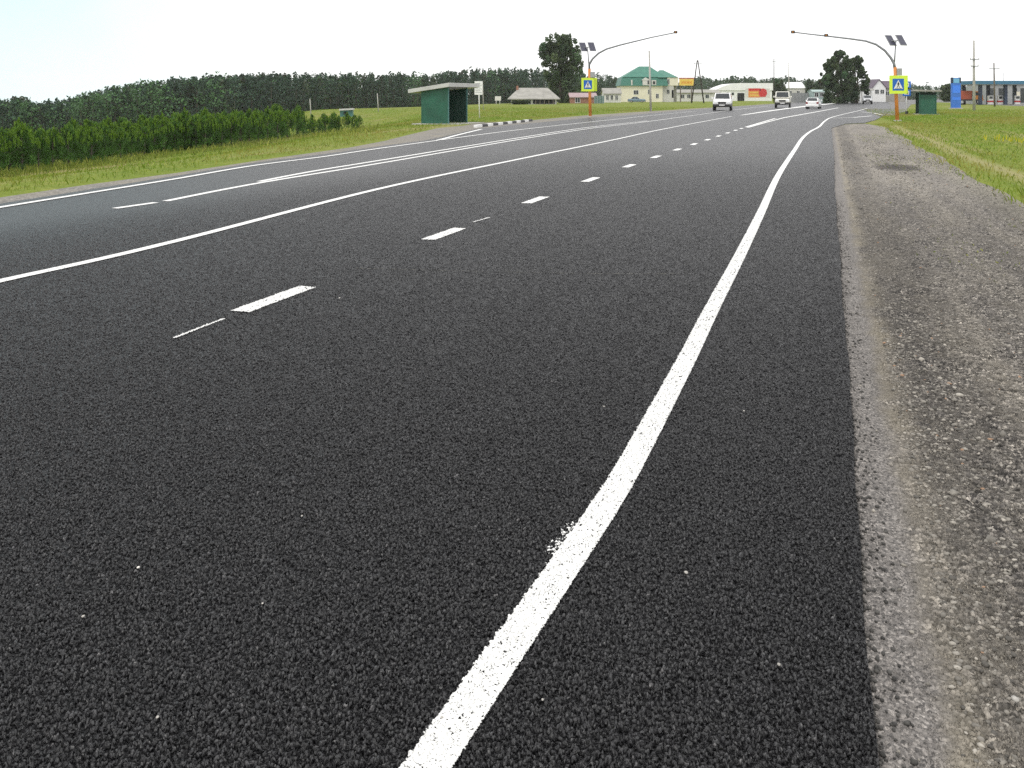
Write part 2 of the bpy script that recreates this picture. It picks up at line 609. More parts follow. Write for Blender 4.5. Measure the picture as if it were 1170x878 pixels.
def ground_mat():
    m, nt, p = newmat('meadow')
    v = coords(nt)
    n1 = noise(nt, v, 0.12, 6, 0.6)
    n2 = noise(nt, v, 1.6, 5, 0.65)
    n3 = noise(nt, v, 14.0, 3, 0.6)
    strip = noise(nt, coords(nt, 'Object', (0.5, 0.035, 1)), 1.0, 4, 0.6)
    c = ramp(nt, n1, [(0.32, (0.125, 0.180, 0.024)), (0.5, (0.17, 0.205, 0.034)), (0.68, (0.255, 0.235, 0.075))])
    c = mixc(nt, c, ramp(nt, n2, [(0.3, (0.10, 0.165, 0.020)), (0.55, (0.165, 0.21, 0.030)), (0.75, (0.27, 0.25, 0.08))]), 0.55)
    c = mixc(nt, c, (0.29, 0.245, 0.12), ramp(nt, strip, [(0.54, 0.0), (0.68, 0.65)]))
    # the worn wheel track in the right-hand verge
    sx = nt.nodes.new('ShaderNodeSeparateXYZ')
    nt.links.new(v, sx.inputs[0])
    tr = mth(nt, 'SUBTRACT', sx.outputs[0], 3.95)
    tr = mth(nt, 'SUBTRACT', tr, mth(nt, 'MULTIPLY', mth(nt, 'SINE', mth(nt, 'MULTIPLY', sx.outputs[1], 0.35)), 0.10))
    tr = mth(nt, 'ADD', tr, mth(nt, 'MULTIPLY', mth(nt, 'SUBTRACT', sx.outputs[1], 22.0), 0.012))
    tr = mth(nt, 'ADD', mth(nt, 'ABSOLUTE', tr), mth(nt, 'MULTIPLY', mth(nt, 'SUBTRACT', n2, 0.5), 0.5))
    trf = mth(nt, 'MULTIPLY', ramp(nt, tr, [(0.05, 0.62), (0.55, 0.0)]), mth(nt, 'LESS_THAN', mth(nt, 'ABSOLUTE', mth(nt, 'SUBTRACT', sx.outputs[1], 32.0)), 26.0))
    c = mixc(nt, c, (0.34, 0.29, 0.16), trf)
    c = mixc(nt, c, ramp(nt, n3, [(0.3, 0.7), (0.7, 1.25)]), 1.0, 'MULTIPLY')
    nt.links.new(c, p.inputs['Base Color'])
    bump(nt, p, mth(nt, 'ADD', n3, n2), 0.6, 0.05)
    p.inputs['Roughness'].default_value = 0.95
    p.inputs['Specular IOR Level'].default_value = 0.1
    return m


def leaf_mat(name, col, trans=0.25):
    m, nt, p = newmat(name)
    at = nt.nodes.new('ShaderNodeAttribute')
    at.attribute_name = 'tint'
    c = mixc(nt, col, at.outputs['Color'], 1.0, 'MULTIPLY')
    nt.links.new(c, p.inputs['Base Color'])
    p.inputs['Roughness'].default_value = 0.7
    p.inputs['Specular IOR Level'].default_value = 0.2
    tr = nt.nodes.new('ShaderNodeBsdfTranslucent')
    nt.links.new(c, tr.inputs['Color'])
    ms = nt.nodes.new('ShaderNodeMixShader')
    ms.inputs[0].default_value = trans
    out = nt.nodes['Material Output']
    nt.links.new(p.outputs[0], ms.inputs[1])
    nt.links.new(tr.outputs[0], ms.inputs[2])
    nt.links.new(ms.outputs[0], out.inputs['Surface'])
    return m


M = {}
M['asphalt'] = asphalt_mat()
M['old_asphalt'] = old_asphalt_mat()
M['paint'] = paint_mat('road_paint', 0.6, pits=0.012)
M['paint_far'] = paint_mat('road_paint_worn', 0.7, pits=0.03, col=(0.80, 0.80, 0.78))
M['spatter'] = paint_mat('road_paint_spatter', spatter=True)
M['shoulder'] = shoulder_mat()
M['pad'] = gravel_pad_mat()
M['ground'] = ground_mat()
M['bark'] = plain('bark', (0.09, 0.075, 0.06), 0.9, 0.35, 6)
M['pale_bark'] = plain('pale_bark', (0.30, 0.27, 0.23), 0.9, 0.35, 4)
M['concrete'] = plain('concrete', (0.42, 0.41, 0.38), 0.85, 0.18, 2)
M['white'] = plain('white_paint', (0.78, 0.78, 0.77), 0.55, 0.08, 2)
M['dirty_white'] = plain('dirty_white', (0.62, 0.61, 0.58), 0.7, 0.15, 1.5)
M['cream'] = plain('cream_render', (0.74, 0.70, 0.56), 0.8, 0.1, 0.6)
M['grey_render'] = plain('grey_render', (0.55, 0.54, 0.51), 0.8, 0.12, 0.6)
M['green_roof'] = plain('green_roof', (0.018, 0.13, 0.09), 0.45, 0.12, 0.8)
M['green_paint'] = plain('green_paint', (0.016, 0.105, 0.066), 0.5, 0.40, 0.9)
M['shaded_green'] = plain('shaded_green_paint', (0.012, 0.045, 0.030), 0.6, 0.2, 1.2)  # green with the shelters' inside shade put into the colour
M['teal'] = plain('teal_paint', (0.06, 0.17, 0.16), 0.6, 0.18, 1.2)
M['grey_metal'] = plain('grey_metal', (0.36, 0.37, 0.37), 0.45, 0.1, 2, 0.3)
M['sheet_roof'] = plain('sheet_roof', (0.50, 0.50, 0.48), 0.55, 0.14, 1.0)
M['slate'] = plain('grey_slate', (0.33, 0.32, 0.29), 0.85, 0.25, 0.7)
M['dark'] = plain('painted_dark', (0.015, 0.015, 0.016), 0.8, 0.2, 2)  # near-black: painted shade for the porch, also used on the hangar door
M['wood'] = plain('grey_timber', (0.13, 0.11, 0.09), 0.85, 0.3, 2)
M['tarred'] = plain('tarred_timber', (0.05, 0.042, 0.036), 0.85, 0.3, 3)
M['orange'] = plain('orange_paint', (0.58, 0.21, 0.04), 0.5, 0.12, 3)
M['galv'] = plain('galvanised', (0.25, 0.26, 0.27), 0.45, 0.15, 4, 0.5)
M['red'] = plain('red_paint', (0.55, 0.03, 0.03), 0.5, 0.15, 0.6)
M['red_brown'] = plain('red_brown_paint', (0.36, 0.075, 0.04), 0.55, 0.2, 0.8)
M['orange_print'] = plain('orange_print', (0.70, 0.28, 0.07), 0.6, 0.15, 0.6)
M['yellow'] = plain('yellow_panel', (0.74, 0.52, 0.10), 0.55, 0.1, 1)
M['blue'] = plain('blue_panel', (0.04, 0.16, 0.55), 0.4, 0.1, 1)
M['light_blue'] = plain('light_blue_panel', (0.16, 0.42, 0.66), 0.4, 0.1, 1)
M['canopy_blue'] = plain('canopy_blue', (0.045, 0.16, 0.26), 0.45, 0.12, 0.5)
M['navy'] = plain('navy_paint', (0.02, 0.035, 0.07), 0.5, 0.15, 1)
M['sign_yellow'] = plain('fluorescent_yellow', (0.66, 0.86, 0.06), 0.5, 0.05, 2)
M['sign_blue'] = plain('sign_blue', (0.01, 0.12, 0.48), 0.4, 0.06, 2)
M['black'] = plain('black_print', (0.012, 0.012, 0.012), 0.6, 0.1, 2)
M['panel'] = plain('solar_cells', (0.055, 0.055, 0.085), 0.25, 0.2, 6)
M['pink'] = plain('faded_pink_roof', (0.40, 0.30, 0.31), 0.75, 0.15, 0.7)
M['purple'] = plain('plum_roof', (0.10, 0.07, 0.10), 0.6, 0.15, 0.7)
M['brick'] = plain('brick_wall', (0.28, 0.14, 0.10), 0.85, 0.2, 1.0)
M['worn_black'] = plain('worn_black_paint', (0.07, 0.07, 0.075), 0.8, 0.3, 3)
M['tyre'] = plain('tyre_rubber', (0.018, 0.018, 0.018), 0.85, 0.2, 5)
M['rim'] = plain('wheel_rim', (0.45, 0.45, 0.46), 0.35, 0.1, 5, 0.7)
M['orange_letter'] = plain('orange_letter', (0.66, 0.26, 0.03), 0.6, 0.1, 2)
M['car_white'] = plain('white_car_paint', (0.80, 0.80, 0.80), 0.28, 0.05, 1.5)
M['car_cream'] = plain('off_white_van_paint', (0.74, 0.73, 0.66), 0.35, 0.06, 1.5)
M['car_blue'] = plain('blue_grey_car_paint', (0.16, 0.24, 0.32), 0.3, 0.06, 1.5)
M['car_silver'] = plain('silver_car_paint', (0.50, 0.51, 0.52), 0.3, 0.06, 1.5, 0.3)
M['glass'] = plain('dark_glass', (0.03, 0.036, 0.04), 0.08, 0.1, 1)
M['lamp'] = plain('lamp_glass', (0.80, 0.82, 0.84), 0.15, 0.05, 8)
M['tail'] = plain('tail_lamp', (0.22, 0.012, 0.012), 0.25, 0.05, 8)
M['trim'] = plain('black_trim', (0.025, 0.025, 0.026), 0.6, 0.1, 4)
M['wire'] = plain('wire', (0.22, 0.22, 0.23), 0.5, 0.1, 1)
M['pine'] = leaf_mat('pine_needles', (0.044, 0.074, 0.046), 0.15)
M['youngpine'] = leaf_mat('young_pine_needles', (0.064, 0.138, 0.028), 0.15)
M['broadleaf'] = leaf_mat('leaves', (0.078, 0.118, 0.056), 0.4)
M['grass'] = leaf_mat('grass_blades', (0.185, 0.248, 0.032), 0.38)
M['petal'] = leaf_mat('flower_heads', (0.50, 0.46, 0.03), 0.3)

# ------------------------------------------------------------------ terrain
def spread(lo, hi, dense_lo, dense_hi, step, grow=1.16):
    a = list(np.arange(dense_lo, dense_hi + 1e-6, step))
    d, x = step, dense_hi
    while x < hi:
        d *= grow
        x += d
        a.append(x)
    d, x = step, dense_lo
    while x > lo:
        d *= grow
        x -= d
        a.insert(0, x)
    return np.array(a)


sa = spread(-60, 1150, -6, 130, 1.5)
ta = spread(-1150, 1150, -48, 24, 1.0)
S, T = np.meshgrid(sa, ta, indexing='ij')
GX, GY = xy(S, T)
GZ = zt(GX, GY)
V = np.stack([T, S, GZ], -1).reshape(-1, 3)
ns, ntt = S.shape
idx = np.arange(ns * ntt).reshape(ns, ntt)
Fq = np.stack([idx[:-1, :-1], idx[:-1, 1:], idx[1:, 1:], idx[1:, :-1]], -1).reshape(-1, 4)
ground = kind(mesh_np('ground', V, Fq, M['ground']), 'structure')
ground.rotation_euler = (0, 0, -TH)
for p in ground.data.polygons:
    p.use_smooth = True


def polygon_sheet(name, pts_xy, z, mat, skirt=0.0):
    """a flat paved area given by its outline, kept in the road's own axes"""
    b = bmesh.new()
    loc = []
    for x, y in pts_xy:
        s, t = st(x, y)
        loc.append(b.verts.new((t, s, z)))
    f = b.faces.new(loc)
    bmesh.ops.recalc_face_normals(b, faces=[f])
    if f.normal.z < 0:
        f.normal_flip()
    if skirt:
        edges = list(f.edges)
        r = bmesh.ops.extrude_edge_only(b, edges=edges)
        for e in r['geom']:
            if isinstance(e, bmesh.types.BMVert):
                e.co.z -= skirt
    bmesh.ops.triangulate(b, faces=[q for q in b.faces if len(q.verts) > 4])
    m = bpy.data.meshes.new(name)
    b.to_mesh(m)
    b.free()
    m.materials.append(mat)
    o = bpy.data.objects.new(name, m)
    COL.objects.link(o)
    o.rotation_euler = (0, 0, -TH)
    return kind(o, 'structure')


PX = lambda pts: [gp(a, b) for a, b in pts]
RST = lambda pts: [xy(s, t) for s, t in pts]
# new asphalt of the highway, its right edge straight and slightly frayed
def redge_t(s):
    return 0.12 + 0.006 * np.sin(s * 1.3) + 0.004 * np.sin(s * 5.1 + 1) + 0.05 * sstep(16, 30, s)


redge = [(s, float(redge_t(s))) for s in np.arange(-4, 52, 0.25)]
left_edge = [(-900, 384), (-300, 281.5), (0, 232.5), (100, 216.8), (200, 201), (290, 186), (372, 175.8), (450, 164.8), (485, 160.6), (500, 157.6), (548, 146.6), (605, 141.2), (670, 134.8), (709, 132.6), (750, 129), (795, 125), (860, 120.9), (905, 117.8), (945, 114.6), (990, 112.6)]
far = [(1012, 112.6), (1016, 118), (1018, 126), (1010, 132), (1000, 137.2), (988, 140.5), (966, 141.5)]
outline = RST(redge) + PX(far[::-1]) + PX(left_edge[::-1]) + RST([(-4, -14)])
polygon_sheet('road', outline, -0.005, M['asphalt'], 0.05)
# side road and forecourt of the filling station
polygon_sheet('side_road', PX([(1012, 112.4), (1016.2, 118), (1018.2, 126), (1010.2, 132.1), (1022, 131.6), (1034, 127.5), (1041, 119.5), (1066, 117), (1090, 117.5), (1112, 119.2), (1160, 121), (1240, 122.5), (1400, 122), (1400, 112.4)]), -0.008, M['old_asphalt'], 0.05)
# crushed stone beside it
sh = [(s, 2.95 + 0.08 * math.sin(s * 0.5) + 0.05 * math.sin(s * 1.3 + 2)) for s in np.arange(-4, 56, 0.5)]
polygon_sheet('gravel_shoulder', RST([(s, 0.0) for s in (-4, 51)]) + PX([(966, 141.8), (988, 140.8)]) + RST(sh[::-1]), -0.030, M['shoulder'], 0.02)


def fine_patch(name, t_lo, t_hi, z, mat, y0, y1, a0, a1, na, ratio, amp_far):
    """the near part of a surface cut finely enough to carry its real relief"""
    ys = y0 * ratio ** np.arange(int(math.log(y1 / y0) / math.log(ratio)) + 1)
    aa = np.linspace(a0, a1, na)
    Yg, Ag = np.meshgrid(ys, aa, indexing='ij')
    s, t = st(Ag * Yg, Yg)
    lo = t_lo(s)
    hi = t_hi(s)
    out = (t < lo) | (t > hi)
    # snap the first vertex beyond an edge onto it
    tt = np.clip(t, lo, hi)
    V = np.stack([tt, s, np.full_like(s, z)], -1).reshape(-1, 3)
    idx = np.arange(s.size).reshape(s.shape)
    Fq = np.stack([idx[:-1, :-1], idx[:-1, 1:], idx[1:, 1:], idx[1:, :-1]], -1).reshape(-1, 4)
    o4 = out.ravel()[Fq].all(1)
    Fq = Fq[~o4]
    used_ = np.unique(Fq)
    remap = np.zeros(len(V), np.int64)
    remap[used_] = np.arange(len(used_))
    fade = (1 - (1 - amp_far) * sstep(6, 0.8 * y1, Yg)) * (1 - sstep(0.62 * y1, y1, Yg))
    if z > -0.01:                                # the far lane has its relief worn down towards its outer edge
        fade = fade * sstep(0.0, 4.0, tt - lo)
    o = kind(mesh_np(name, V[used_], remap[Fq], mat), 'structure')
    at = o.data.attributes.new('fade', 'FLOAT', 'POINT')
    at.data.foreach_set('value', fade.ravel()[used_].astype(np.float32))
    o.rotation_euler = (0, 0, -TH)
    for p in o.data.polygons[:1]:
        pass
    o.data.polygons.foreach_set('use_smooth', np.ones(len(o.data.polygons), bool))
    return o


fine_patch('road_surface', lambda s: -11.2 + 0 * s, redge_t, 0.0, M['asphalt'], 2.0, 34.0, -0.62, 0.47, 1200, 1.0022, 0.35)
fine_patch('shoulder_surface', lambda s: redge_t(s) - 0.02, lambda s: 2.85 + 0 * s, -0.022, M['shoulder'], 2.0, 20.0, 0.33, 0.62, 330, 1.0022, 0.7)
lsh = [(-900, 395), (-300, 282), (-60, 234), (0, 224.5), (100, 210), (200, 197), (300, 182), (400, 168), (440, 160.5), (472, 152.5), (500, 146.2), (530, 143.4), (545, 140.5), (605, 137.5), (670, 131.8), (740, 127.3), (800, 123.8), (860, 120.2), (905, 117.2), (945, 114.2), (990, 112.5)]
polygon_sheet('gravel_verge', PX([(a, b + 0.9) for a, b in left_edge]) + PX(lsh[::-1]), -0.02, M['pad'], 0.04)


# ------------------------------------------------------------------ road markings
def ribbon(name, pts, width, mat, z=0.0045, widths=None, step=0.25, nu=2, fine=False):
    """a painted line along points on the ground; uv.x runs across it"""
    P = [np.array(p, float) for p in pts]
    out = []
    for i in range(len(P) - 1):
        p0, p1, p2, p3 = P[max(i - 1, 0)], P[i], P[i + 1], P[min(i + 2, len(P) - 1)]
        L = np.linalg.norm(p2 - p1)
        st_ = step
        if fine:
            st_ = min(0.25, 0.0022 * p1[1] ** 1.2)
        n = int(max(1, min(900, L / st_)))
        u = (np.arange(n) / n)[:, None]
        if len(P) > 3:
            q = 0.5 * ((2 * p1) + (-p0 + p2) * u + (2 * p0 - 5 * p1 + 4 * p2 - p3) * u * u + (-p0 + 3 * p1 - 3 * p2 + p3) * u ** 3)
        else:
            q = p1 + (p2 - p1) * u
        out.append(q)
    out = np.concatenate(out + [P[-1][None]])
    d = np.gradient(out, axis=0)
    d /= np.linalg.norm(d, axis=1, keepdims=True) + 1e-9
    nrm = np.stack([d[:, 1], -d[:, 0]], -1)
    w = np.full(len(out), width) if widths is None else np.interp(np.linspace(0, 1, len(out)), np.linspace(0, 1, len(widths)), widths)
    acc = np.concatenate([[0], np.cumsum(np.linalg.norm(np.diff(out, axis=0), axis=1))])
    U = np.linspace(0, 1, nu)
    G = out[:, None, :] + nrm[:, None, :] * (U[None, :, None] - 0.5) * w[:, None, None]
    s, t = st(G[..., 0], G[..., 1])
    V = np.stack([t, s, np.full_like(s, z)], -1).reshape(-1, 3)
    idx = np.arange(s.size).reshape(s.shape)
    Fq = np.stack([idx[:-1, :-1], idx[:-1, 1:], idx[1:, 1:], idx[1:, :-1]], -1).reshape(-1, 4)
    o = kind(mesh_np(name, V, Fq, mat), 'structure')
    uvl = o.data.uv_layers.new(name='UVMap')
    uvs = np.stack([np.broadcast_to(U[None, :], s.shape), np.broadcast_to(acc[:, None], s.shape)], -1).reshape(-1, 2)
    uvl.data.foreach_set('uv', uvs[Fq.ravel()].astype(np.float32).ravel())
    if nu > 3:
        Yg = G[..., 1]
        fade = (1 - 0.65 * sstep(6, 27.2, Yg)) * (1 - sstep(0.62 * 34, 34, Yg))
        at = o.data.attributes.new('fade', 'FLOAT', 'POINT')
        at.data.foreach_set('value', fade.ravel().astype(np.float32))
        o.data.polygons.foreach_set('use_smooth', np.ones(len(o.data.polygons), bool))
    o.rotation_euler = (0, 0, -TH)
    return o


near = [(418, 980), (487, 878), (568, 759), (630, 669), (703, 560), (743.5, 488), (786, 408), (814, 352), (846, 291), (870, 242), (889.6, 200), (908, 171.5), (917, 158), (926, 150.5), (936, 145), (942, 139), (949, 134.8), (963, 131), (980, 127), (991, 124)]
ribbon('edge_line_marking', PX(near), 0.135, M['paint'], nu=36, fine=True)
ribbon('paint_spatter_marking', PX([(631, 634), (643, 615), (655, 598)]), 0.075, M['spatter'], z=0.0030, step=0.005, nu=24)
ribbon('lane_line_marking', PX([(-420, 416.5), (-200, 367), (0, 321.5), (200, 276), (440, 214.5), (589, 183), (700, 160.3), (764, 146.6), (836, 133.3)]), 0.15, M['paint_far'])
ribbon('median_marking', PX([(847, 131.9), (888, 125.8), (925, 121.2), (961, 117.6)]), 0.6, M['paint_far'], widths=[0.25, 1.1, 1.6, 0.7])
ribbon('centre_line_marking', PX([(131, 238.5), (178, 231.8)]), 0.15, M['paint_far'])
ribbon('centre_line_marking', PX([(189, 230.2), (300, 208.8), (440, 185.9), (589, 160.4), (671, 147.6), (740, 139.2), (789, 132.6), (836, 126.2), (880, 121.2)]), 0.15, M['paint_far'])
ribbon('centre_line_marking', PX([(296, 207.8), (360, 195.6), (440, 182.6), (589, 158.4), (671, 146.0), (740, 138.4)]), 0.15, M['paint_far'])
ribbon('shoulder_line_marking', PX([(-500, 320), (-250, 278.5), (0, 237.2), (100, 221), (200, 204.8), (290, 189.5), (372, 179), (450, 167.6), (593, 148.6), (709, 136), (750, 131.6), (795, 127.2)]), 0.15, M['paint_far'])
ribbon('lay_by_marking', PX([(500, 160.6), (525, 154), (550, 147.9)]), 0.2, M['paint_far'])
for dx, dy in [(315, 341.2), (508, 267.3), (612, 228.7), (675, 205.5), (719, 189.8), (749.5, 179.5), (774, 171.2), (793, 165), (808.5, 160), (821, 155.8), (831.5, 152.2), (840.5, 149.2), (847, 147.1)]:
    x, y = gp(dx, dy)
    s, t = st(x, y)
    ribbon('lane_dash_marking', RST([(s - 0.5, t), (s, t), (s + 0.5, t)]), 0.19, M['paint'], step=0.012, nu=16)
ribbon('thin_guide_marking', PX([(199, 386.5), (228, 375), (256, 364.5)]), 0.028, M['paint'], step=0.01, nu=5)
ribbon('thin_guide_marking', PX([(541, 254), (559, 248.8)]), 0.035, M['paint_far'], step=0.02, nu=4)
ribbon('gore_marking', PX([(852.5, 145.5), (869, 140.5), (886, 135.5)]), 0.2, M['paint_far'])
ribbon('gore_marking', PX([(854, 146.0), (875, 140.2), (896, 134.7)]), 0.2, M['paint_far'])
ribbon('gore_marking', PX([(896, 134.7), (930, 128.6), (958, 123.4)]), 0.3, M['paint_far'])
ribbon('junction_marking', PX([(950, 135.2), (975, 134.6), (996, 132.6)]), 0.3, M['paint_far'])
ribbon('junction_marking', PX([(984, 128.2), (998, 129.4), (1008, 131.4)]), 0.25, M['paint_far'])
M['joint'] = paint_mat('joint_dust', 1.6, pits=0.30, col=(0.14, 0.135, 0.12))
ribbon('paving_joint', PX([(405, 306.5), (520, 309.5), (660, 312.5), (775, 313)]), 0.03, M['joint'], z=0.0010, step=0.02, nu=4)

# ------------------------------------------------------------------ loose stones on the shoulder
def stones():
    base = bmesh.new()
    bmesh.ops.create_icosphere(base, subdivisions=1, radius=1.0)
    bv = np.array([v.co[:] for v in base.verts])
    bf = np.array([[v.index for v in f.verts] for f in base.faces])
    base.free()
    VV, FF, TT = [], [], []
    k = 0
    n = 46000
    s = 1.6 + 50 * rng.random(n) ** 2.0
    t = 0.16 + 2.75 * rng.random(n)
    n2 = 15000
    s = np.concatenate([s, 1.8 + 6.5 * rng.random(n2)])
    t = np.concatenate([t, 0.34 + 1.5 * rng.random(n2)])
    n += n2
    for i in range(n):
        dens = 0.5 + 0.5 * math.sin(t[i] * 5.3 + 0.6 * math.sin(s[i] * 0.8))
        if t[i] < 0.36 and rng.random() > 0.05:
            continue
        if rng.random() > 0.25 + 0.75 * dens:
            continue
        r = 0.0032 + 0.0085 * rng.random() ** 2.2
        if rng.random() < 0.012:
            r *= 1.9
        r *= 1 + 0.018 * s[i]
        if rng.random() < sstep(14, 48, s[i]):
            continue
        sc = r * (0.7 + 0.6 * rng.random(3))
        sc[2] *= 0.6
        a = rng.random() * 6.28
        v = bv * (1 + 0.22 * rng.standard_normal((len(bv), 1))) * sc
        v = np.stack([v[:, 0] * math.cos(a) - v[:, 1] * math.sin(a), v[:, 0] * math.sin(a) + v[:, 1] * math.cos(a), v[:, 2]], -1)
        x, y = xy(s[i], t[i])
        v += np.array([x, y, -0.022 + sc[2] * 0.45])
        VV.append(v)
        FF.append(bf + k)
        k += len(bv)
        g = rng.choice([0.4, 0.75, 1.05, 1.4, 1.75], p=[0.20, 0.29, 0.28, 0.18, 0.05])
        c = np.array([1, 0.97, 0.92]) * g
        if rng.random() < 0.012:
            c = np.array([1.5, 1.0, 0.7])
        TT.append(np.tile(c, (len(bv), 1)))
    # dark chips broken from the edge of the new asphalt
    for _ in range(900):
        q = 1.8 + 14 * rng.random() ** 1.5
        e = float(redge_t(q)) + 0.11 * rng.random() ** 2.2
        r = 0.004 + 0.005 * rng.random()
        x, y = xy(q, e)
        VV.append(bv * (1 + 0.2 * rng.standard_normal((len(bv), 1))) * r * np.array([1, 1.2, 0.7]) + np.array([x, y, -0.018]))
        FF.append(bf + k)
        k += len(bv)
        TT.append(np.full((len(bv), 3), 0.12 + 0.25 * rng.random()))
    # a few chips lying on the new asphalt
    for px, py, r, g in [(158, 649, .006, 4.0), (1160, 800, .011, 1.7), (388, 341, .008, 3.5), (784, 655, .008, 2.0), (690, 465, .007, 1.8), (345, 590, .005, 2.2), (95, 705, .006, 1.8), (180, 820, .005, 2.0), (300, 690, .004, 2.4), (505, 820, .005, 1.9), (850, 470, .006, 2.0), (890, 760, .006, 1.7), (620, 800, .004, 2.1)]:
        x, y = gp(px, py)
        VV.append(bv * np.array([r, r * 1.4, r * 0.5]) + np.array([x, y, r * 0.3]))
        FF.append(bf + k)
        k += len(bv)
        TT.append(np.full((len(bv), 3), g))
    return np.concatenate(VV), np.concatenate(FF), np.concatenate(TT)


m, nt_, p_ = newmat('loose_stone')
at = nt_.nodes.new('ShaderNodeAttribute')
at.attribute_name = 'tint'
nt_.links.new(mixc(nt_, mixc(nt_, (0.215, 0.205, 0.188), at.outputs['Color'], 1.0, 'MULTIPLY'), ramp(nt_, noise(nt_, coords(nt_), 90, 3), [(0.3, 0.8), (0.7, 1.15)]), 1.0, 'MULTIPLY'), p_.inputs['Base Color'])
p_.inputs['Roughness'].default_value = 0.85
M['stone'] = m
v, f, c = stones()
kind(mesh_np('gravel', v, f, M['stone'], c), 'stuff')

# ------------------------------------------------------------------ grass
def blades(s, t, h, w, tint, lean=0.45):
    """one bent blade (two triangles as a quad) at each (s, t)"""
    n = len(s)
    x, y = xy(s, t)
    z = zt(x, y)
    a = rng.random(n) * 2 * math.pi
    ca, sa_ = np.cos(a), np.sin(a)
    lx, ly = rng.normal(0, lean, n) * h, rng.normal(0, lean, n) * h
    b0 = np.stack([x - ca * w, y - sa_ * w, z - 0.02], -1)
    b1 = np.stack([x + ca * w, y + sa_ * w, z - 0.02], -1)
    m1 = np.stack([x + ca * w * 0.6 + lx * 0.4, y + sa_ * w * 0.6 + ly * 0.4, z + h * 0.62], -1)
    tp = np.stack([x + lx, y + ly, z + h], -1)
    V = np.stack([b0, b1, m1, tp], 1).reshape(-1, 3)
    Fq = np.arange(4 * n).reshape(n, 4)
    return V, Fq, np.repeat(tint, 4, 0)


def tints(n, lo=(0.75, 0.8, 0.7), hi=(1.25, 1.2, 1.2), dry=0.15):
    c = np.array(lo) + (np.array(hi) - np.array(lo)) * rng.random((n, 1))
    d = rng.random(n) < dry
    c[d] = np.array([1.75, 1.35, 2.4]) * (0.8 + 0.5 * rng.random((d.sum(), 1)))
    return c


def patchy(s, t):
    """slow patches, -1..1"""
    return (np.sin(s * 0.21 + 1.7 * np.sin(t * 0.33)) + np.sin(t * 0.61 + 1.3 * np.sin(s * 0.17 + 2)) + 0.7 * np.sin(s * 0.67 + t * 0.9)) / 2.4


def field_tints(s, t, dry):
    n = len(s)
    c = tints(n, dry=dry)
    k = patchy(s, t)[:, None] + 0.25 * rng.standard_normal((n, 1))
    warm = np.clip(k, 0, 1)
    c = c * (1 - 0.8 * warm) + 0.8 * warm * np.array([1.85, 1.15, 2.4]) * (0.8 + 0.3 * rng.random((n, 1)))
    c *= 1 + 0.22 * np.clip(-k, 0, 1) * np.array([-0.6, 0.5, -0.5])
    return c


def grass_field(name, n, sr, tr, hmin, hmax, keep, dry, power=1.5):
    s = sr[0] + (sr[1] - sr[0]) * rng.random(n) ** power
    t = tr[0] + (tr[1] - tr[0]) * rng.random(n)
    k = keep(s, t)
    s, t = s[k], t[k]
    clump = 0.5 + 0.5 * np.sin(s * 1.9 + 2 * np.sin(t * 1.3)) * np.sin(t * 2.3 + 1.2 * np.sin(s * 0.7))
    h = (hmin + (hmax - hmin) * rng.random(len(s))) * (0.6 + 0.6 * clump)
    w = 0.004 + 0.00022 * s + 0.004 * rng.random(len(s))
    return kind(mesh_np(name, *blades(s, t, h, w, None or np.ones((len(s), 3)))[:2], M['grass'], np.repeat(field_tints(s, t, dry), 4, 0)), 'stuff')


def track_t(s):
    return 3.95 + 0.10 * np.sin(s * 0.35) - 0.012 * (s - 22)


def right_keep(s, t):
    edge = 2.68 + 0.08 * np.sin(s * 0.5) + 0.05 * np.sin(s * 1.3 + 2) + 0.55 * rng.random(len(s)) ** 2 + 0.12 * patchy(s * 3, t * 3)
    x, y = xy(s, t)
    px = CX + x / y * F
    ok = (t > edge) & (px < 1215) & (y > 8)
    mown = (np.abs(t - track_t(s)) < 0.30) & (rng.random(len(s)) < 0.55)
    return ok & ~mown & (y < 70 + 60 * rng.random(len(s))) & ~((s > 62) & (t < 4.0))


grass_field('roadside_grass', 190000, (10, 128), (2.5, 52), 0.04, 0.13, right_keep, 0.24, 1.3)


def left_keep(s, t):
    x, y = xy(s, t)
    px = CX + x / y * F
    py = HOR + (CAM_H - zt(x, y)) / y * F
    lim = np.interp(px, [q[0] for q in lsh], [q[1] for q in lsh])
    return (px > -40) & (px < 1000) & (py < lim - 0.15 * (lim - HOR) * 0.1) & (y < 80 + 70 * rng.random(len(s)))


grass_field('verge_grass', 190000, (6, 145), (-70, -10), 0.04, 0.12, left_keep, 0.10, 1.4)
# the weedy fringe under the young pines
n = 2600
pxs = rng.random(n) * 430
bl = np.interp(pxs, [0, 100, 200, 300, 331, 372, 412, 430], [201, 189, 175.5, 164, 159, 153, 149, 147]) + rng.normal(0, 1.6, n) + 1.5
pts = np.array([hit(a, b) for a, b in zip(pxs, bl)])
s_, t_ = st(pts[:, 0], pts[:, 1])
v, f, _ = blades(s_, t_, 0.12 + 0.32 * rng.random(n) ** 2, 0.008 + 0.012 * rng.random(n), np.ones((n, 3)), 0.25)
kind(mesh_np('fringe_weeds', v, f, M['grass'], np.repeat(tints(n, (0.6, 0.6, 0.7), (1.2, 1.1, 1.5), 0.3), 4, 0)), 'stuff')
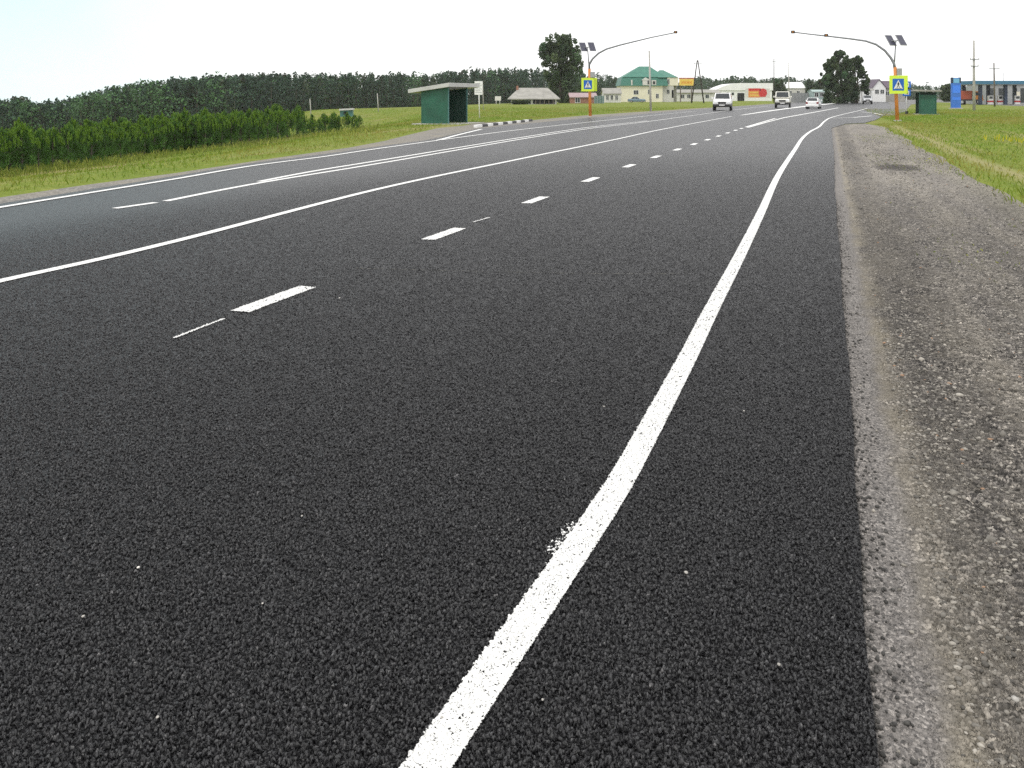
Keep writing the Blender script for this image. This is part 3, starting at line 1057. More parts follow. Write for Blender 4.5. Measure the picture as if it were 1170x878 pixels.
# thin weeds coming up through the shoulder
n = 5200
s_, t_ = 7 + 38 * rng.random(n) ** 1.3, 0.9 + 1.95 * rng.random(n)
k_ = (patchy(s_ * 2.1 + 3, t_ * 2.4) + 0.35 * (t_ - 1.9) + 0.2 * rng.standard_normal(n)) > 0.38
s_, t_ = s_[k_], t_[k_]
n = len(s_)
v, f, _ = blades(s_, t_, 0.012 + 0.035 * rng.random(n) ** 2, 0.003 + 0.0002 * s_, np.ones((n, 3)), 0.7)
kind(mesh_np('shoulder_weeds', v, f, M['grass'], np.repeat(tints(n, (0.6, 0.6, 0.8), (1.0, 0.95, 1.6), 0.3), 4, 0)), 'stuff')
# yellow flowers in the meadow on the right
fx, fy = hit(1155, 163)
n = 34
a_, r_ = rng.random(n) * 6.28, 0.7 * rng.random(n) ** 0.6
fs_, ft_ = st(fx + np.cos(a_) * r_, fy + np.sin(a_) * r_ * 3)
v, f, _ = blades(fs_, ft_, 0.12 + 0.10 * rng.random(n), 0.02 + 0.015 * rng.random(n), np.ones((n, 3)), 0.2)
v[:, 2] += 0.08
kind(mesh_np('yellow_wildflowers', v, f, M['petal'], np.repeat(tints(n, dry=0), 4, 0)), 'stuff')

# ------------------------------------------------------------------ trees
def leafcloud(centers, radii, counts, size, tone, needle=False):
    """leaf-sized quads spread through ellipsoidal clumps"""
    P, T_, D_o = [], [], []
    for c, r, n, g in zip(centers, radii, counts, tone):
        d = rng.standard_normal((n, 3))
        d /= np.linalg.norm(d, axis=1, keepdims=True)
        q = d * (0.35 + 0.65 * rng.random((n, 1)) ** 0.45)
        P.append(np.array(c) + q * np.array(r))
        D_o.append(d)
        T_.append(np.tile(np.array(g), (n, 1)) * (0.75 + 0.5 * rng.random((n, 1))))
    P = np.concatenate(P)
    T_ = np.concatenate(T_)
    n = len(P)
    u = rng.standard_normal((n, 3))
    if needle:
        u = u * 0.45 + np.concatenate(D_o) * 0.5 + np.array([0, 0, 0.75])
    u /= np.linalg.norm(u, axis=1, keepdims=True)
    w = np.cross(u, rng.standard_normal((n, 3)))
    w /= np.linalg.norm(w, axis=1, keepdims=True)
    sz = size * (0.6 + 0.8 * rng.random((n, 1)))
    V = np.stack([P - u * sz, P + w * sz * (0.22 if needle else 0.55), P + u * sz, P - w * sz * (0.22 if needle else 0.55)], 1).reshape(-1, 3)
    return V, np.arange(4 * n).reshape(n, 4), np.repeat(T_, 4, 0)


def crown_poplar(H, W, lobes, seed, base=0.12, leaf=0.45, n=9000):
    """uneven broadleaf crown: a few upright lobes, each broken into clumps of many sizes with gaps between"""
    r = np.random.default_rng(seed)
    cs, rs, ct, tn = [], [], [], []
    for (x, z, rx, rz) in lobes:
        k = int(26 * rx * rz * 7.5) + 8
        for _ in range(k):
            a, b = r.random() * 6.28, r.random() ** 0.42
            y = r.normal(0, 0.5) * rx * W
            cx = (x + rx * b * math.cos(a) * 0.9) * W
            cz = max(0.03 * H, (z + rz * b * math.sin(a) * 0.93) * H)
            cr = (0.022 + 0.062 * r.random() ** 1.6) * min(H, W * 1.4)
            cs.append((cx, y, cz))
            rs.append((cr * 0.9, cr * 0.9, cr * (0.9 + 0.7 * r.random())))
            ct.append(cr ** 2)
            tn.append(np.array([1, 1, 1]) * (0.55 + 0.9 * r.random()) * np.array([1 + 0.12 * r.normal(), 1, 1]))
    tot = sum(ct)
    la = sum(l[2] * l[3] for l in lobes)
    for (x, z, rx, rz) in lobes:                # loose leaves between the clumps
        cs.append((x * W, 0, max(rz * H * 0.9, z * H)))
        rs.append((rx * W * 0.95, rx * W * 0.8, rz * H * 0.95))
        ct.append(tot * 0.16 * rx * rz / la)
        tn.append(np.array([0.85, 0.85, 0.85]))
    ct = np.array(ct)
    ct = np.maximum(8, (n * ct / ct.sum()).astype(int))
    return leafcloud(cs, rs, list(ct), leaf, tn), cs


def tree(name, label, x, y, H, W, lobes, seed, trunk_r, mat='broadleaf', leaf=0.42, n=9000, group=None):
    z0 = float(zt(x, y))
    t = thing(name, label, 'tree', (x, y, z0), 0, group)
    (V, Fq, T_), cs = crown_poplar(H, W, lobes, seed, leaf=leaf, n=n)
    mesh_np('crown', V, Fq, M[mat], T_, t)
    b = MB()
    r = random.Random(seed)
    for k in range(2 if W > 6 else 1):
        dx = (k - 0.3) * trunk_r * 1.8 if W > 6 else 0
        pts = [(dx, 0, -0.3), (dx * 1.2 + r.uniform(-.1, .1), 0, H * 0.25), (dx * 2 + r.uniform(-.3, .3), 0.1, H * 0.55), (dx * 2.6, 0.1, H * 0.85)]
        b.tube(pts, [trunk_r, trunk_r * 0.75, trunk_r * 0.45, trunk_r * 0.12], 8)
    for c in r.sample(cs, min(16, len(cs))):
        zb = c[2] * r.uniform(0.45, 0.75)
        b.tube([(0, 0, zb), (c[0] * 0.5, c[1] * 0.5, (zb + c[2]) / 2 + 0.2), (c[0] * 0.95, c[1] * 0.95, c[2])], [trunk_r * 0.3, trunk_r * 0.2, trunk_r * 0.06], 5)
    b.build('trunk', M['bark'], t)
    return t


# the big tree in the village, leaning lobes to the left at the top
Yb = 215.0
sc = Yb / F
H = (117 - 37) * sc
tree('poplar_tree', 'tall dark tree with ragged crown between the grey-roofed house and the crossing mast', (642 - CX) * sc, Yb, H, 1.0 * 56 * sc,
     [(-0.16, 0.86, 0.24, 0.13), (-0.32, 0.74, 0.20, 0.10), (-0.12, 0.72, 0.28, 0.14), (0.10, 0.84, 0.22, 0.14), (0.16, 0.72, 0.26, 0.12), (-0.14, 0.57, 0.24, 0.13), (0.06, 0.62, 0.30, 0.14), (0.30, 0.60, 0.10, 0.07), (-0.04, 0.42, 0.34, 0.14), (0.22, 0.42, 0.22, 0.12), (0.05, 0.22, 0.42, 0.18), (0.0, 0.08, 0.46, 0.10)], 3, 0.45, leaf=0.34, n=12500)
# the clump where the road turns: two trees
Yb = 205.0
sc = Yb / F
tree('poplar_tree', 'broad dense tree, the bigger of the pair by the far bend', (958 - CX) * sc, Yb, (110 - 50) * sc, 40 * sc,
     [(0.0, 0.88, 0.17, 0.11), (-0.22, 0.76, 0.17, 0.11), (0.20, 0.76, 0.15, 0.10), (-0.04, 0.62, 0.36, 0.16), (-0.26, 0.45, 0.24, 0.14), (0.18, 0.42, 0.30, 0.18), (0.0, 0.18, 0.46, 0.18), (0, 0.06, 0.44, 0.07)], 11, 0.35, leaf=0.30, n=11500)
tree('poplar_tree', 'two-peaked tree with sky showing through, second of the pair by the far bend', (985 - CX) * sc, Yb + 4, (109 - 52) * sc, 32 * sc,
     [(-0.30, 0.84, 0.15, 0.15), (0.05, 0.86, 0.14, 0.12), (-0.22, 0.60, 0.24, 0.18), (0.18, 0.66, 0.16, 0.12), (0.36, 0.52, 0.13, 0.14), (0.38, 0.30, 0.14, 0.09), (-0.24, 0.34, 0.28, 0.2), (0.04, 0.26, 0.18, 0.1), (-0.2, 0.1, 0.3, 0.1)], 23, 0.3, leaf=0.28, n=6500)
Yb = 330.0
sc = Yb / F
tree('bushy_tree', 'pale green bushy tree behind the white van', (889 - CX) * sc, Yb, (111 - 86) * sc, 24 * sc, [(0, 0.7, 0.35, 0.25), (0, 0.35, 0.45, 0.3)], 31, 0.25, leaf=0.5, n=3500)
tree('bushy_tree', 'light green bushy tree beside the dark trees at the far bend', (931 - CX) * sc, Yb, (111 - 87) * sc, 26 * sc, [(-0.2, 0.7, 0.22, 0.25), (0.2, 0.72, 0.2, 0.25), (0, 0.35, 0.48, 0.3)], 32, 0.25, leaf=0.5, n=3500)
Yb = 260.0
sc = Yb / F
tree('round_tree', 'dark round tree beside the blue roadside pylon', (1082 - CX) * sc, Yb, (114 - 92) * sc, 18 * sc, [(0, 0.62, 0.45, 0.33), (0.05, 0.25, 0.45, 0.25)], 41, 0.25, leaf=0.4, n=3500)
tree('round_tree', 'small dark tree behind the bus stop sign', (1045 - CX) * sc, Yb + 20, (114 - 92) * sc, 15 * sc, [(0, 0.68, 0.32, 0.28), (0.05, 0.28, 0.45, 0.25)], 42, 0.22, leaf=0.4, n=2500)


# the forest beyond the field: one far-off mass
def pine_np(x, y, z, H, W, birch, tone, n, lf=0.034):
    cs, rs, tn = [], [], []
    if birch:
        m_ = 8
        for k in range(m_):
            u = 0.10 + 0.85 * k / (m_ - 1)
            q = W * (0.5 * math.sin(math.pi * min(1, (1.12 - u) * 1.15)) + 0.12)
            cs.append((x + rng.normal(0, q * 0.4), y + rng.normal(0, q * 0.4), z + u * H))
            rs.append((q * 0.75, q * 0.75, H * 0.11))
            tn.append(tone)
    else:
        m_ = 7
        lo = 0.16 + 0.18 * rng.random()
        for k in range(m_):
            u = lo + (1.0 - lo) * k / (m_ - 1)
            q = W * 0.5 * (1.06 - (u - lo) / (1 - lo)) ** 0.75
            cs.append((x + rng.normal(0, q * 0.25), y + rng.normal(0, q * 0.25), z + u * H - 0.3))
            rs.append((q + 0.12, q + 0.12, H * 0.075))
            tn.append(tone)
    return leafcloud(cs, rs, [max(6, n // m_)] * m_, H * lf, tn)


def forest(name, trees, lf=0.034):
    VV, FF, TT, k = [], [], [], 0
    tr = MB()
    for (x, y, z, H, W, birch, tone, n) in trees:
        v, f, c = pine_np(x, y, z, H, W, birch, tone, n, lf)
        VV.append(v)
        FF.append(f + k)
        TT.append(c)
        k += len(v)
        tr.tube([(x, y, z - 0.5), (x + rng.normal(0, .1), y, z + H * 0.9)], [H * 0.013 + 0.05, 0.03], 5, False)
    o = kind(mesh_np(name, np.concatenate(VV), np.concatenate(FF), M['pine'], np.concatenate(TT)), 'stuff')
    tr.build('trunk', M['bark'], o)
    return o


skyl_x = [-60, 0, 28, 42, 60, 100, 130, 150, 200, 250, 300, 360, 420, 480, 540, 580, 610, 660, 700, 740]
skyl_y = [120, 117, 115, 121, 119, 110, 104, 99, 94, 89, 88, 87, 86, 86, 82, 80, 80, 84, 88, 94]
trees = []
for i in range(1500):
    px = -50 + 790 * rng.random()
    dep = rng.random() ** 1.6
    front = float(np.interp(px, [-60, 0, 123, 300, 430, 520, 600, 740], [165, 170, 190, 235, 270, 300, 330, 400]))
    y = front + dep * 75
    x = (px - CX) / F * y
    z = float(zt(x, y))
    top = float(np.interp(px, skyl_x, skyl_y)) + (6 * (1 - dep) if px > 60 else 4 * (1 - dep)) * (0.3 + rng.random()) + rng.normal(0, 1.4)
    if rng.random() < 0.10:
        top -= 2.5
    Hh = zpx(top, y) - z
    birch = (rng.random() < (0.55 if 80 < px < 190 else (0.25 if px < 260 else 0.06))) and dep < 0.5
    g = 0.6 + 0.75 * rng.random()
    tone = np.array([1.5, 1.85, 1.15]) * g if birch else (np.array([1.25, 0.95, 0.9]) * g if rng.random() < 0.15 else np.array([0.95, 1.05, 1.1]) * g)
    trees.append((x, y, z, max(4.0, Hh), (0.52 if birch else 0.44) * Hh * (0.75 + 0.5 * rng.random()) + 0.8, birch, tone, 270 if dep < 0.4 else 110))
forest('forest', trees, 0.025)
trees = []
fx_ = [640, 690, 702, 716, 740, 780, 800, 820, 842, 870, 900, 925, 945, 1000, 1034, 1050, 1062, 1080, 1100, 1125, 1170, 1260]
fy_ = [84, 95, 88, 95, 95, 94, 88, 91, 87, 91, 88, 91, 92, 96, 94, 97, 97, 99, 97, 96, 98, 98]
for i in range(900):
    px = 660 + 560 * rng.random()
    y = 480 + 140 * rng.random()
    if px > 1010:
        y -= 130
    x = (px - CX) / F * y
    z = -0.2
    top = float(np.interp(px, fx_, fy_)) + rng.random() * 5 + rng.normal(0, 0.8)
    Hh = zpx(top, y) - z
    g = 0.8 + 0.45 * rng.random()
    b_ = rng.random() < 0.45
    trees.append((x, y, z, max(4, Hh), 0.55 * Hh + 1, b_, np.array([1.1, 1.12, 1.05]) * g, 90))
forest('far_woods', trees, 0.05)

# young pines along the left verge: individuals of six shapes
def young_pine(seed):
    r = np.random.default_rng(seed)
    t = thing('young_pine', 'young bushy green pine in the dense roadside belt', 'pine', group='young pines in the roadside belt')
    cs, rs, tn, ct = [], [], [], []
    for k in range(60):
        u = r.random() ** 0.9
        q = 0.47 * (1.0 - u) ** 0.75 * (0.75 if u < 0.10 else 1.0) + 0.03
        a = r.random() * 6.28
        e = q * r.random() ** 0.45
        cs.append((e * math.cos(a), e * math.sin(a), 0.03 + 0.83 * u + 0.05 * r.random()))
        w_ = 0.05 + 0.04 * r.random()
        rs.append((w_, w_, 0.07 + 0.06 * r.random()))
        g = 0.55 + 0.8 * r.random()
        tn.append(np.array([1.0, 1.0, 1.0]) * g)
        ct.append(24)
    for k in range(38):                          # upright leading shoots, pale new growth tinted brighter to paint light on the tops
        a, e = r.random() * 6.28, 0.36 * r.random() ** 0.7
        cs.append((e * math.cos(a), e * math.sin(a), 0.95 - e * 1.15 + 0.08 * r.random()))
        rs.append((0.018, 0.018, 0.075))
        tn.append(np.array([2.0, 1.65, 0.9]))
        ct.append(14)
    V, Fq, T_ = leafcloud(cs, rs, [int(q * 1.9) for q in ct], 0.034, tn, True)
    mesh_np('crown', V, Fq, M['youngpine'], T_, t)
    b = MB()
    b.tube([(0, 0, -0.08), (0.01, 0, 0.4), (0, 0.01, 0.85)], [0.03, 0.022, 0.006], 6)
    for k in range(7):
        a = k * 2.4
        z = 0.12 + k * 0.09
        b.tube([(0, 0, z), (0.25 * math.cos(a), 0.25 * math.sin(a), z + 0.16)], [0.01, 0.004], 5)
    b.build('trunk', M['bark'], t)
    return t


protos = [young_pine(100 + k) for k in range(6)]
used = set()
BX = [-60, 0, 50, 100, 150, 200, 250, 300, 331, 372, 412]
BY = [207, 199, 193, 187, 180, 174, 168, 162.5, 158, 152.5, 148.5]
TX = [-60, 0, 15, 50, 90, 110, 128, 154, 205, 256, 295, 310, 325, 350, 354, 366, 376, 390, 405, 413]
TY = [152, 150, 147, 149, 142, 146, 146, 138, 132, 131, 130, 125, 123, 128, 134, 134, 128, 131, 128, 134]
px = -50.0
spots = []
while px < 411:
    spots.append((px, 0.0))
    px += float(np.interp(px, [0, 200, 412], [17, 12.5, 7.0])) * rng.uniform(0.75, 1.25)
n_front = len(spots)
for row in (1.5, 3.0, 4.4):
    px = -55.0
    while px < (352 if row > 2 else 406):
        spots.append((px + rng.uniform(-4, 4), row + rng.uniform(-.4, .4)))
        px += float(np.interp(px, [0, 200, 412], [19, 14, 12])) * rng.uniform(0.85, 1.2)
for i, (px, row) in enumerate(spots):
    by = float(np.interp(px, BX, BY)) - 1.0
    x, y = hit(px, by)
    x -= NV[0] * row
    y -= NV[1] * row
    pp = CX + x / y * F
    z = float(zt(x, y))
    top = float(np.interp(pp, TX, TY)) + rng.normal(0, 3.0) * (1.35 - pp / 600) - 1.5 + (4.0 * rng.random() if row == 0 else -1.5)
    Hh = max(0.7, zpx(top, y) - z)
    k = i % 6
    if k in used:
        o = dup(protos[k])
    else:
        o = protos[k]
        used.add(k)
    wid = (0.72 + 0.28 * rng.random()) * max(Hh, 1.0)
    o.location = (x, y, z)
    o.scale = (wid, wid, Hh)
    o.rotation_euler = (0, 0, rng.random() * 6.28)
    if i == n_front - 1:
        o['label'] = 'young pine closing the roadside belt beside the open grass'
        del o['group']

# ------------------------------------------------------------------ poles and wires
def pole(name, label, px, by, top, mat, r=0.11, arms=(), lean=0.0, Y=None, group=None, cat='pole'):
    if Y is None:
        x, y = hit(px, by)
    else:
        y = Y
        x = (px - CX) / F * y
    z = float(zt(x, y))
    H = zpx(top, y) - z
    t = thing(name, label, cat, (x, y, z), 0, group)
    L = -math.tan(R(lean)) * H
    b = MB()
    b.tube([(0, 0, -0.3), (L * 0.5, 0, H * 0.5), (L, 0, H)], [r, r * 0.85, r * 0.65], 10)
    b.build('shaft', M[mat], t, smooth=True)
    for (hz, w) in arms:
        q = MB()
        xx = L * (H - hz) / H
        q.box(xx - w, -0.05 - r, H - hz - 0.05, xx + w, 0.05 - r, H - hz + 0.05)
        a = q.build('crossarm', M['galv'], t, 0.01)
        for e in (-0.92, 0, 0.92):
            if e == 0 and w < 0.5:
                continue
            q = MB()
            q.tube([(xx + w * e, -r, H - hz + 0.04), (xx + w * e, -r, H - hz + 0.12), (xx + w * e, -r, H - hz + 0.22)], [0.03, 0.06, 0.04], 8)
            q.build('insulator', M['dirty_white'], a, smooth=True)
    return t, Vector((x + L, y, z + H))


pole('lamp_post', 'slim grey metal post before the green-roofed house', 743.6, 127.5, 58, 'concrete', 0.13, lean=1.5)
pole('utility_pole', 'tall pale concrete pole with small crossarms between pylon and filling station', 1113, 126.5, 46.5, 'concrete', 0.17, arms=((2.2, 0.55), (3.0, 0.45)), lean=0.3)
pole('utility_pole', 'dark wooden pole with one crossarm in front of filling station', 1136.5, 122, 72, 'wood', 0.14, arms=((0.9, 0.8),), lean=1.0)
pole('utility_pole', 'dark thin pole right behind the white van', 884.3, 113, 67, 'tarred', 0.13, arms=((0.7, 0.6),), Y=225)
pole('utility_pole', 'pale concrete pole above the white-roofed shed by the far trees', 901.3, 113, 72, 'concrete', 0.2, Y=300)
wp = []
for i, (px, by, tp, ln, lab) in enumerate([(10.5, 158, 147, 2, 'short pale post at the far left end of the pine belt'),
                                           (123, 150, 133, 5, 'leaning pale post sticking out above the pine belt'),
                                           (136.5, 148, 137, 6, 'shortest pale leaning post of those above the pine belt'),
                                           (150, 146, 130, 3, 'pale upright post under the birches behind the pine belt'),
                                           (232, 139, 127, 2, 'thin grey post before the dark forest edge'),
                                           (250, 138, 121, 2, 'tall pale post rising over the middle of the pine belt'),
                                           (290, 136, 119, 2, 'pale post behind the tallest young pines'),
                                           (355.5, 133.5, 113, 4, 'pale post beside the gap in the pine belt'),
                                           (432.5, 128, 107, 4, 'pale concrete post in open grass near the green bus shelter')]):
    t, top = pole('concrete_post', lab, px, by, tp, 'concrete', 0.075, lean=ln)
    wp.append(top)


def wire(name, label, pts, sag=0.25, r=0.02):
    b = MB()
    for a, c in zip(pts[:-1], pts[1:]):
        P = [a.lerp(c, k / 8) + Vector((0, 0, -sag * 4 * (k / 8) * (1 - k / 8))) for k in range(9)]
        b.tube(P, r, 4, False)
    return tag(b.build(name, M['wire'], None), label, 'wire')


wire('overhead_wire', 'upper thin grey wire strung between the pale posts behind the pine belt', [wp[0], wp[1], wp[3], wp[5]], 0.2, 0.006)
wire('overhead_wire', 'lower thin grey wire strung between the pale posts behind the pine belt', [p + Vector((0, 0, -0.45)) for p in (wp[0], wp[1], wp[3], wp[5])], 0.25, 0.006)

# A-shaped timber pole
Yb = 215.0
sc = Yb / F
z0 = float(zt((797 - CX) * sc, Yb))
t = thing('power_pole', 'dark A-shaped timber power pole beside the yellow billboard', 'pole', ((797 - CX) * sc, Yb, z0))
H = (113 - 64) * sc
for (x0, lab) in ((-7.0, 0), (7.4, 1)):
    b = MB()
    b.tube([(x0 * sc, 0, -0.3), (0.25 * (1 if x0 > 0 else -1) * 0.3, 0, H)], [0.17, 0.11], 8)
    b.build('leg', M['tarred'], t, smooth=True)
b = MB()
b.box(-3.6 * sc, -0.06, H * 0.42, 3.7 * sc, 0.06, H * 0.42 + 0.16)
b.build('brace', M['tarred'], t)
b = MB()
b.box(-0.9, -0.18, H - 0.9, 0.9, -0.08, H - 0.78)
a = b.build('crossarm', M['galv'], t)
for e in (-0.8, 0.8):
    b = MB()
    b.tube([(e, -0.13, H - 0.78), (e, -0.13, H - 0.66), (e, -0.13, H - 0.55)], [0.03, 0.06, 0.04], 8)
    b.build('insulator', M['dirty_white'], a, smooth=True)


# ------------------------------------------------------------------ crossing masts with solar panels
def crossing_sign_parts(t, size, M0, faces=True):
    """fluorescent square, blue square, white triangle, walking figure; built in the local xz plane facing -y"""
    s = size / 2
    def part(name, mat, polys, y0, y1, parent=None, bev=0):
        b = MB()
        for P in polys:
            b.prism(P, y0, y1, 'y', M0)
        return b.build(name, mat, parent or t, bev)
    sq = lambda k: [(-k, -k), (k, -k), (k, k), (-k, k)]
    board = part('sign_board', M['sign_yellow'], [sq(s)], -0.02, 0.02)
    part('blue_field', M['sign_blue'], [sq(s * 0.66)], -0.026, -0.018, board)
    part('triangle', M['white'], [[(-s * 0.52, -s * 0.46), (s * 0.52, -s * 0.46), (0, s * 0.52)]], -0.032, -0.022, board)
    k = s * 0.5
    fig = [[(-0.10 * k, 0.42 * k), (0.10 * k, 0.42 * k), (0.10 * k, 0.62 * k), (-0.10 * k, 0.62 * k)],          # head
           [(-0.14 * k, -0.14 * k), (0.12 * k, -0.14 * k), (0.15 * k, 0.38 * k), (-0.13 * k, 0.38 * k)],        # body
           [(-0.13 * k, 0.32 * k), (-0.36 * k, 0.02 * k), (-0.28 * k, -0.02 * k), (-0.08 * k, 0.22 * k)],       # arm
           [(0.13 * k, 0.32 * k), (0.34 * k, 0.06 * k), (0.26 * k, 0.0), (0.08 * k, 0.20 * k)],
           [(-0.14 * k, -0.14 * k), (0.0, -0.14 * k), (-0.26 * k, -0.74 * k), (-0.40 * k, -0.74 * k)],          # legs
           [(0.0, -0.14 * k), (0.12 * k, -0.14 * k), (0.38 * k, -0.74 * k), (0.24 * k, -0.74 * k)]]
    part('walking_figure', M['black'], fig, -0.038, -0.030, board)
    part('crossing_stripes', M['black'], [[(x * k, -0.88 * k), ((x + 0.16) * k, -0.88 * k), ((x + 0.12) * k, -0.78 * k), (x * k + 0.04 * k, -0.78 * k)] for x in (-0.7, -0.35, 0.0, 0.35, 0.6)] + [[(-0.7 * k, -0.90 * k), (0.76 * k, -0.90 * k), (0.76 * k, -0.87 * k), (-0.7 * k, -0.87 * k)]], -0.038, -0.030, board)
    return board


def mast(label, px, by, arm_px, side, sign_c, sign_size, post_top, panels, lamps, turn):
    """arm_px: photo pixels along the arm, from post to tip, in the plane across the road"""
    x, y = gp(px, by)
    z = -0.03
    t = thing('crossing_mast', label, 'crossing mast', (x, y, z), -TH, 'solar crossing masts')
    def loc(ax, ay):
        # point of the plane through the post, across the road (local x), seen at pixel (ax, ay)
        a = (ax - CX) / F
        u = (a * y - x) / (NV[0] - a * NV[1])
        yy = y + u * NV[1]
        return u, zpx(ay, yy) - z
    b = MB()
    P0 = loc(px, by)
    Pt = loc(*post_top)
    b.tube([(0, 0, -0.3), (Pt[0], 0, Pt[1])], [0.125, 0.11], 14)
    b.build('post', M['orange'], t, smooth=True)
    b = MB()
    b.tube([(0, 0, -0.02), (0, 0, 0.08)], [0.26, 0.26], 14)
    b.build('footing', M['concrete'], t)
    A = [loc(*q) for q in arm_px]
    b = MB()
    b.tube([(Pt[0], 0, Pt[1] - 0.15)] + [(u, 0, w) for u, w in A], [0.10] + list(np.linspace(0.09, 0.04, len(A))), 10)
    b.build('arm', M['galv'], t, smooth=True)
    for (lx, ly) in lamps:
        u, w = loc(lx, ly)
        b = MB()
        b.box(u - 0.13, -0.10, w - 0.10, u + 0.13, 0.10, w + 0.10)
        h = b.build('flasher', M['trim'], t, 0.03)
        b = MB()
        b.tube([(u, -0.13, w), (u, -0.098, w)], [0.04, 0.05], 12)
        b.build('lens', M['orange_letter'], h)
    # mast of the panels
    u0, w0 = A[0]
    up, wp_ = loc(*panels[0])
    b = MB()
    b.tube([(u0, 0.0, w0 - 0.3), (up, 0, wp_ + 0.1)], [0.05, 0.04], 8)
    b.build('panel_mast', M['galv'], t, smooth=True)
    for sx in (-1, 1):
        Mx = Matrix.Translation((up + sx * panels[1], 0.0, wp_ + 0.16)) @ Matrix.Rotation(R(panels[2]), 4, 'Z') @ Matrix.Rotation(R(panels[3]), 4, 'X')
        b = MB()
        b.box(-0.28, -0.02, -0.45, 0.28, 0.02, 0.45, Mx)
        fr = b.build('solar_panel', M['grey_metal'], t)
        b = MB()
        b.box(-0.25, -0.026, -0.42, 0.25, -0.018, 0.42, Mx)
        b.box(-0.25, 0.018, -0.42, 0.25, 0.026, 0.42, Mx)
        b.build('cells', M['panel'], fr)
    b = MB()
    b.tube([(up - panels[1], 0, wp_ + 0.13), (up + panels[1], 0, wp_ + 0.13)], 0.03, 6)
    b.build('panel_bracket', M['galv'], t)
    su, sw = loc(*sign_c)
    M0 = Matrix.Translation((su, -0.30, sw)) @ Matrix.Rotation(R(turn), 4, 'Z')
    crossing_sign_parts(t, sign_size, M0)
    # the second sign, for the other direction, seen past the first
    M1 = Matrix.Translation((su + 0.10, 0.28, sw + 0.02)) @ Matrix.Rotation(R(180 + turn), 4, 'Z')
    crossing_sign_parts(t, sign_size, M1)
    b = MB()
    b.box(Pt[0] + 0.10, -0.12, sw + sign_size / 2 + 0.03, Pt[0] + 0.44, 0.12, sw + sign_size / 2 + 0.50)
    b.build('control_box', M['grey_metal'], t, 0.02)
    return t


mast('orange crossing mast with arm reaching over the near lanes', 1025.5, 138.2,
     [(1021.5, 73), (1018, 66.5), (1011, 58), (1001, 51), (989, 47), (972, 44.6), (950, 42), (930, 39.8), (908, 37.2)], -1, (1025.8, 97), 1.22, (1022.6, 77),
     [(1023.6, 49), 0.33, 38, -36], [(906, 36.8), (944, 40.6)], 24)
mast('orange crossing mast with arm pointing out from the far verge', 674.5, 133.6,
     [(673.2, 74), (677, 67.5), (684, 61), (693, 56.2), (708, 51.8), (726, 47.4), (745, 42.8), (772, 37.4)], 1, (672.6, 97), 1.08, (673.4, 79),
     [(671.3, 56), 0.36, 38, -36], [(772, 37)], 36)


# ------------------------------------------------------------------ bus stops
def rot_thing(name, label, cat, px, by, group=None, rz=-TH, Y=None):
    if Y is None:
        x, y = hit(px, by)
    else:
        y, x = Y, (px - CX) / F * Y
    return thing(name, label, cat, (x, y, float(zt(x, y))), rz, group)


# far-side shelter. local x points to the road, y along it; end wall towards the viewer
x, y = gp(511.5, 141.6)
t = thing('bus_shelter', 'green bus shelter with pale slanted roof by the lay-by', 'bus shelter', (x, y, -0.02), -TH)
D_, L_ = 1.75, 3.1
hb, hf = 1.97, 2.20
b = MB()
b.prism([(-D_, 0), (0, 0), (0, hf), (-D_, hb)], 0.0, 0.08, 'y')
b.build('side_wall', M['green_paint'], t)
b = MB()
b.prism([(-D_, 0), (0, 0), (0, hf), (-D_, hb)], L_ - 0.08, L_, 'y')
b.build('side_wall', M['shaded_green'], t)
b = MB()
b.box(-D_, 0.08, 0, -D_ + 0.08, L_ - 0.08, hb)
b.build('back_wall', M['shaded_green'], t)
for yy in (0.0, L_ - 0.07):
    b = MB()
    b.box(0.003, yy + 0.002, 0, 0.07, yy + 0.07, hf + 0.02)
    b.build('corner_post', M['teal'], t)
b = MB()
b.box(-D_ + 0.1, 0.15, 0.42, -D_ + 0.5, L_ - 0.15, 0.47)
b.box(-D_ + 0.12, 0.5, 0, -D_ + 0.46, 0.58, 0.42)
b.box(-D_ + 0.12, L_ - 0.58, 0, -D_ + 0.46, L_ - 0.5, 0.42)
b.build('bench', M['wood'], t)
b = MB()
b.prism([(-D_ - 0.75, 1.87), (0.22, 2.255), (0.22, 2.50), (-D_ - 0.75, 2.10)], -0.30, L_ + 1.75, 'y')
b.build('roof', M['sheet_roof'], t, 0.01)
b = MB()
b.box(-D_ - 0.5, -0.3, -0.05, 1.0, L_ + 0.6, 0.02)
b.build('floor_slab', M['concrete'], t)

# bus stop board on its post, left side
t = rot_thing('stop_sign', 'white timetable board on a white post beside the green shelter', 'bus stop sign', 547.5, 135)
y = t.location.y
b = MB()
Hs = zpx(93, y) - t.location.z
b.tube([(0.03, 0, -0.2), (-0.04, 0, Hs)], [0.045, 0.04], 8)
b.build('post', M['white'], t, smooth=True)
b = MB()
w = 4.8 * y / F
b.box(-w - 0.04, -0.05, zpx(108.5, y) - t.location.z, w - 0.04, -0.02 - 0.022, Hs)
bd = b.build('board', M['white'], t)
b = MB()
for k in range(6):
    zz = zpx(95.5 + k * 2.1, y) - t.location.z
    b.box(-w * 0.8 - 0.04, -0.056, zz - 0.025, w * (0.8 if k % 2 else 0.5) - 0.04, -0.049, zz + 0.02)
b.build('timetable_lines', M['grey_metal'], bd)
t, _ = pole('metal_post', 'thin grey post right behind the white timetable board', 552.5, 126, 93, 'concrete', 0.05, lean=2.0)
t = rot_thing('notice_board', 'small white board on legs out in the far grass', 'sign', 569, 119.5)
y = t.location.y
kk = y / F
b = MB()
for e in (-2.2, 2.2):
    b.tube([(e * kk, 0, -0.2), (e * kk, 0, 6 * kk)], 0.06, 6)
b.build('leg', M['dirty_white'], t)
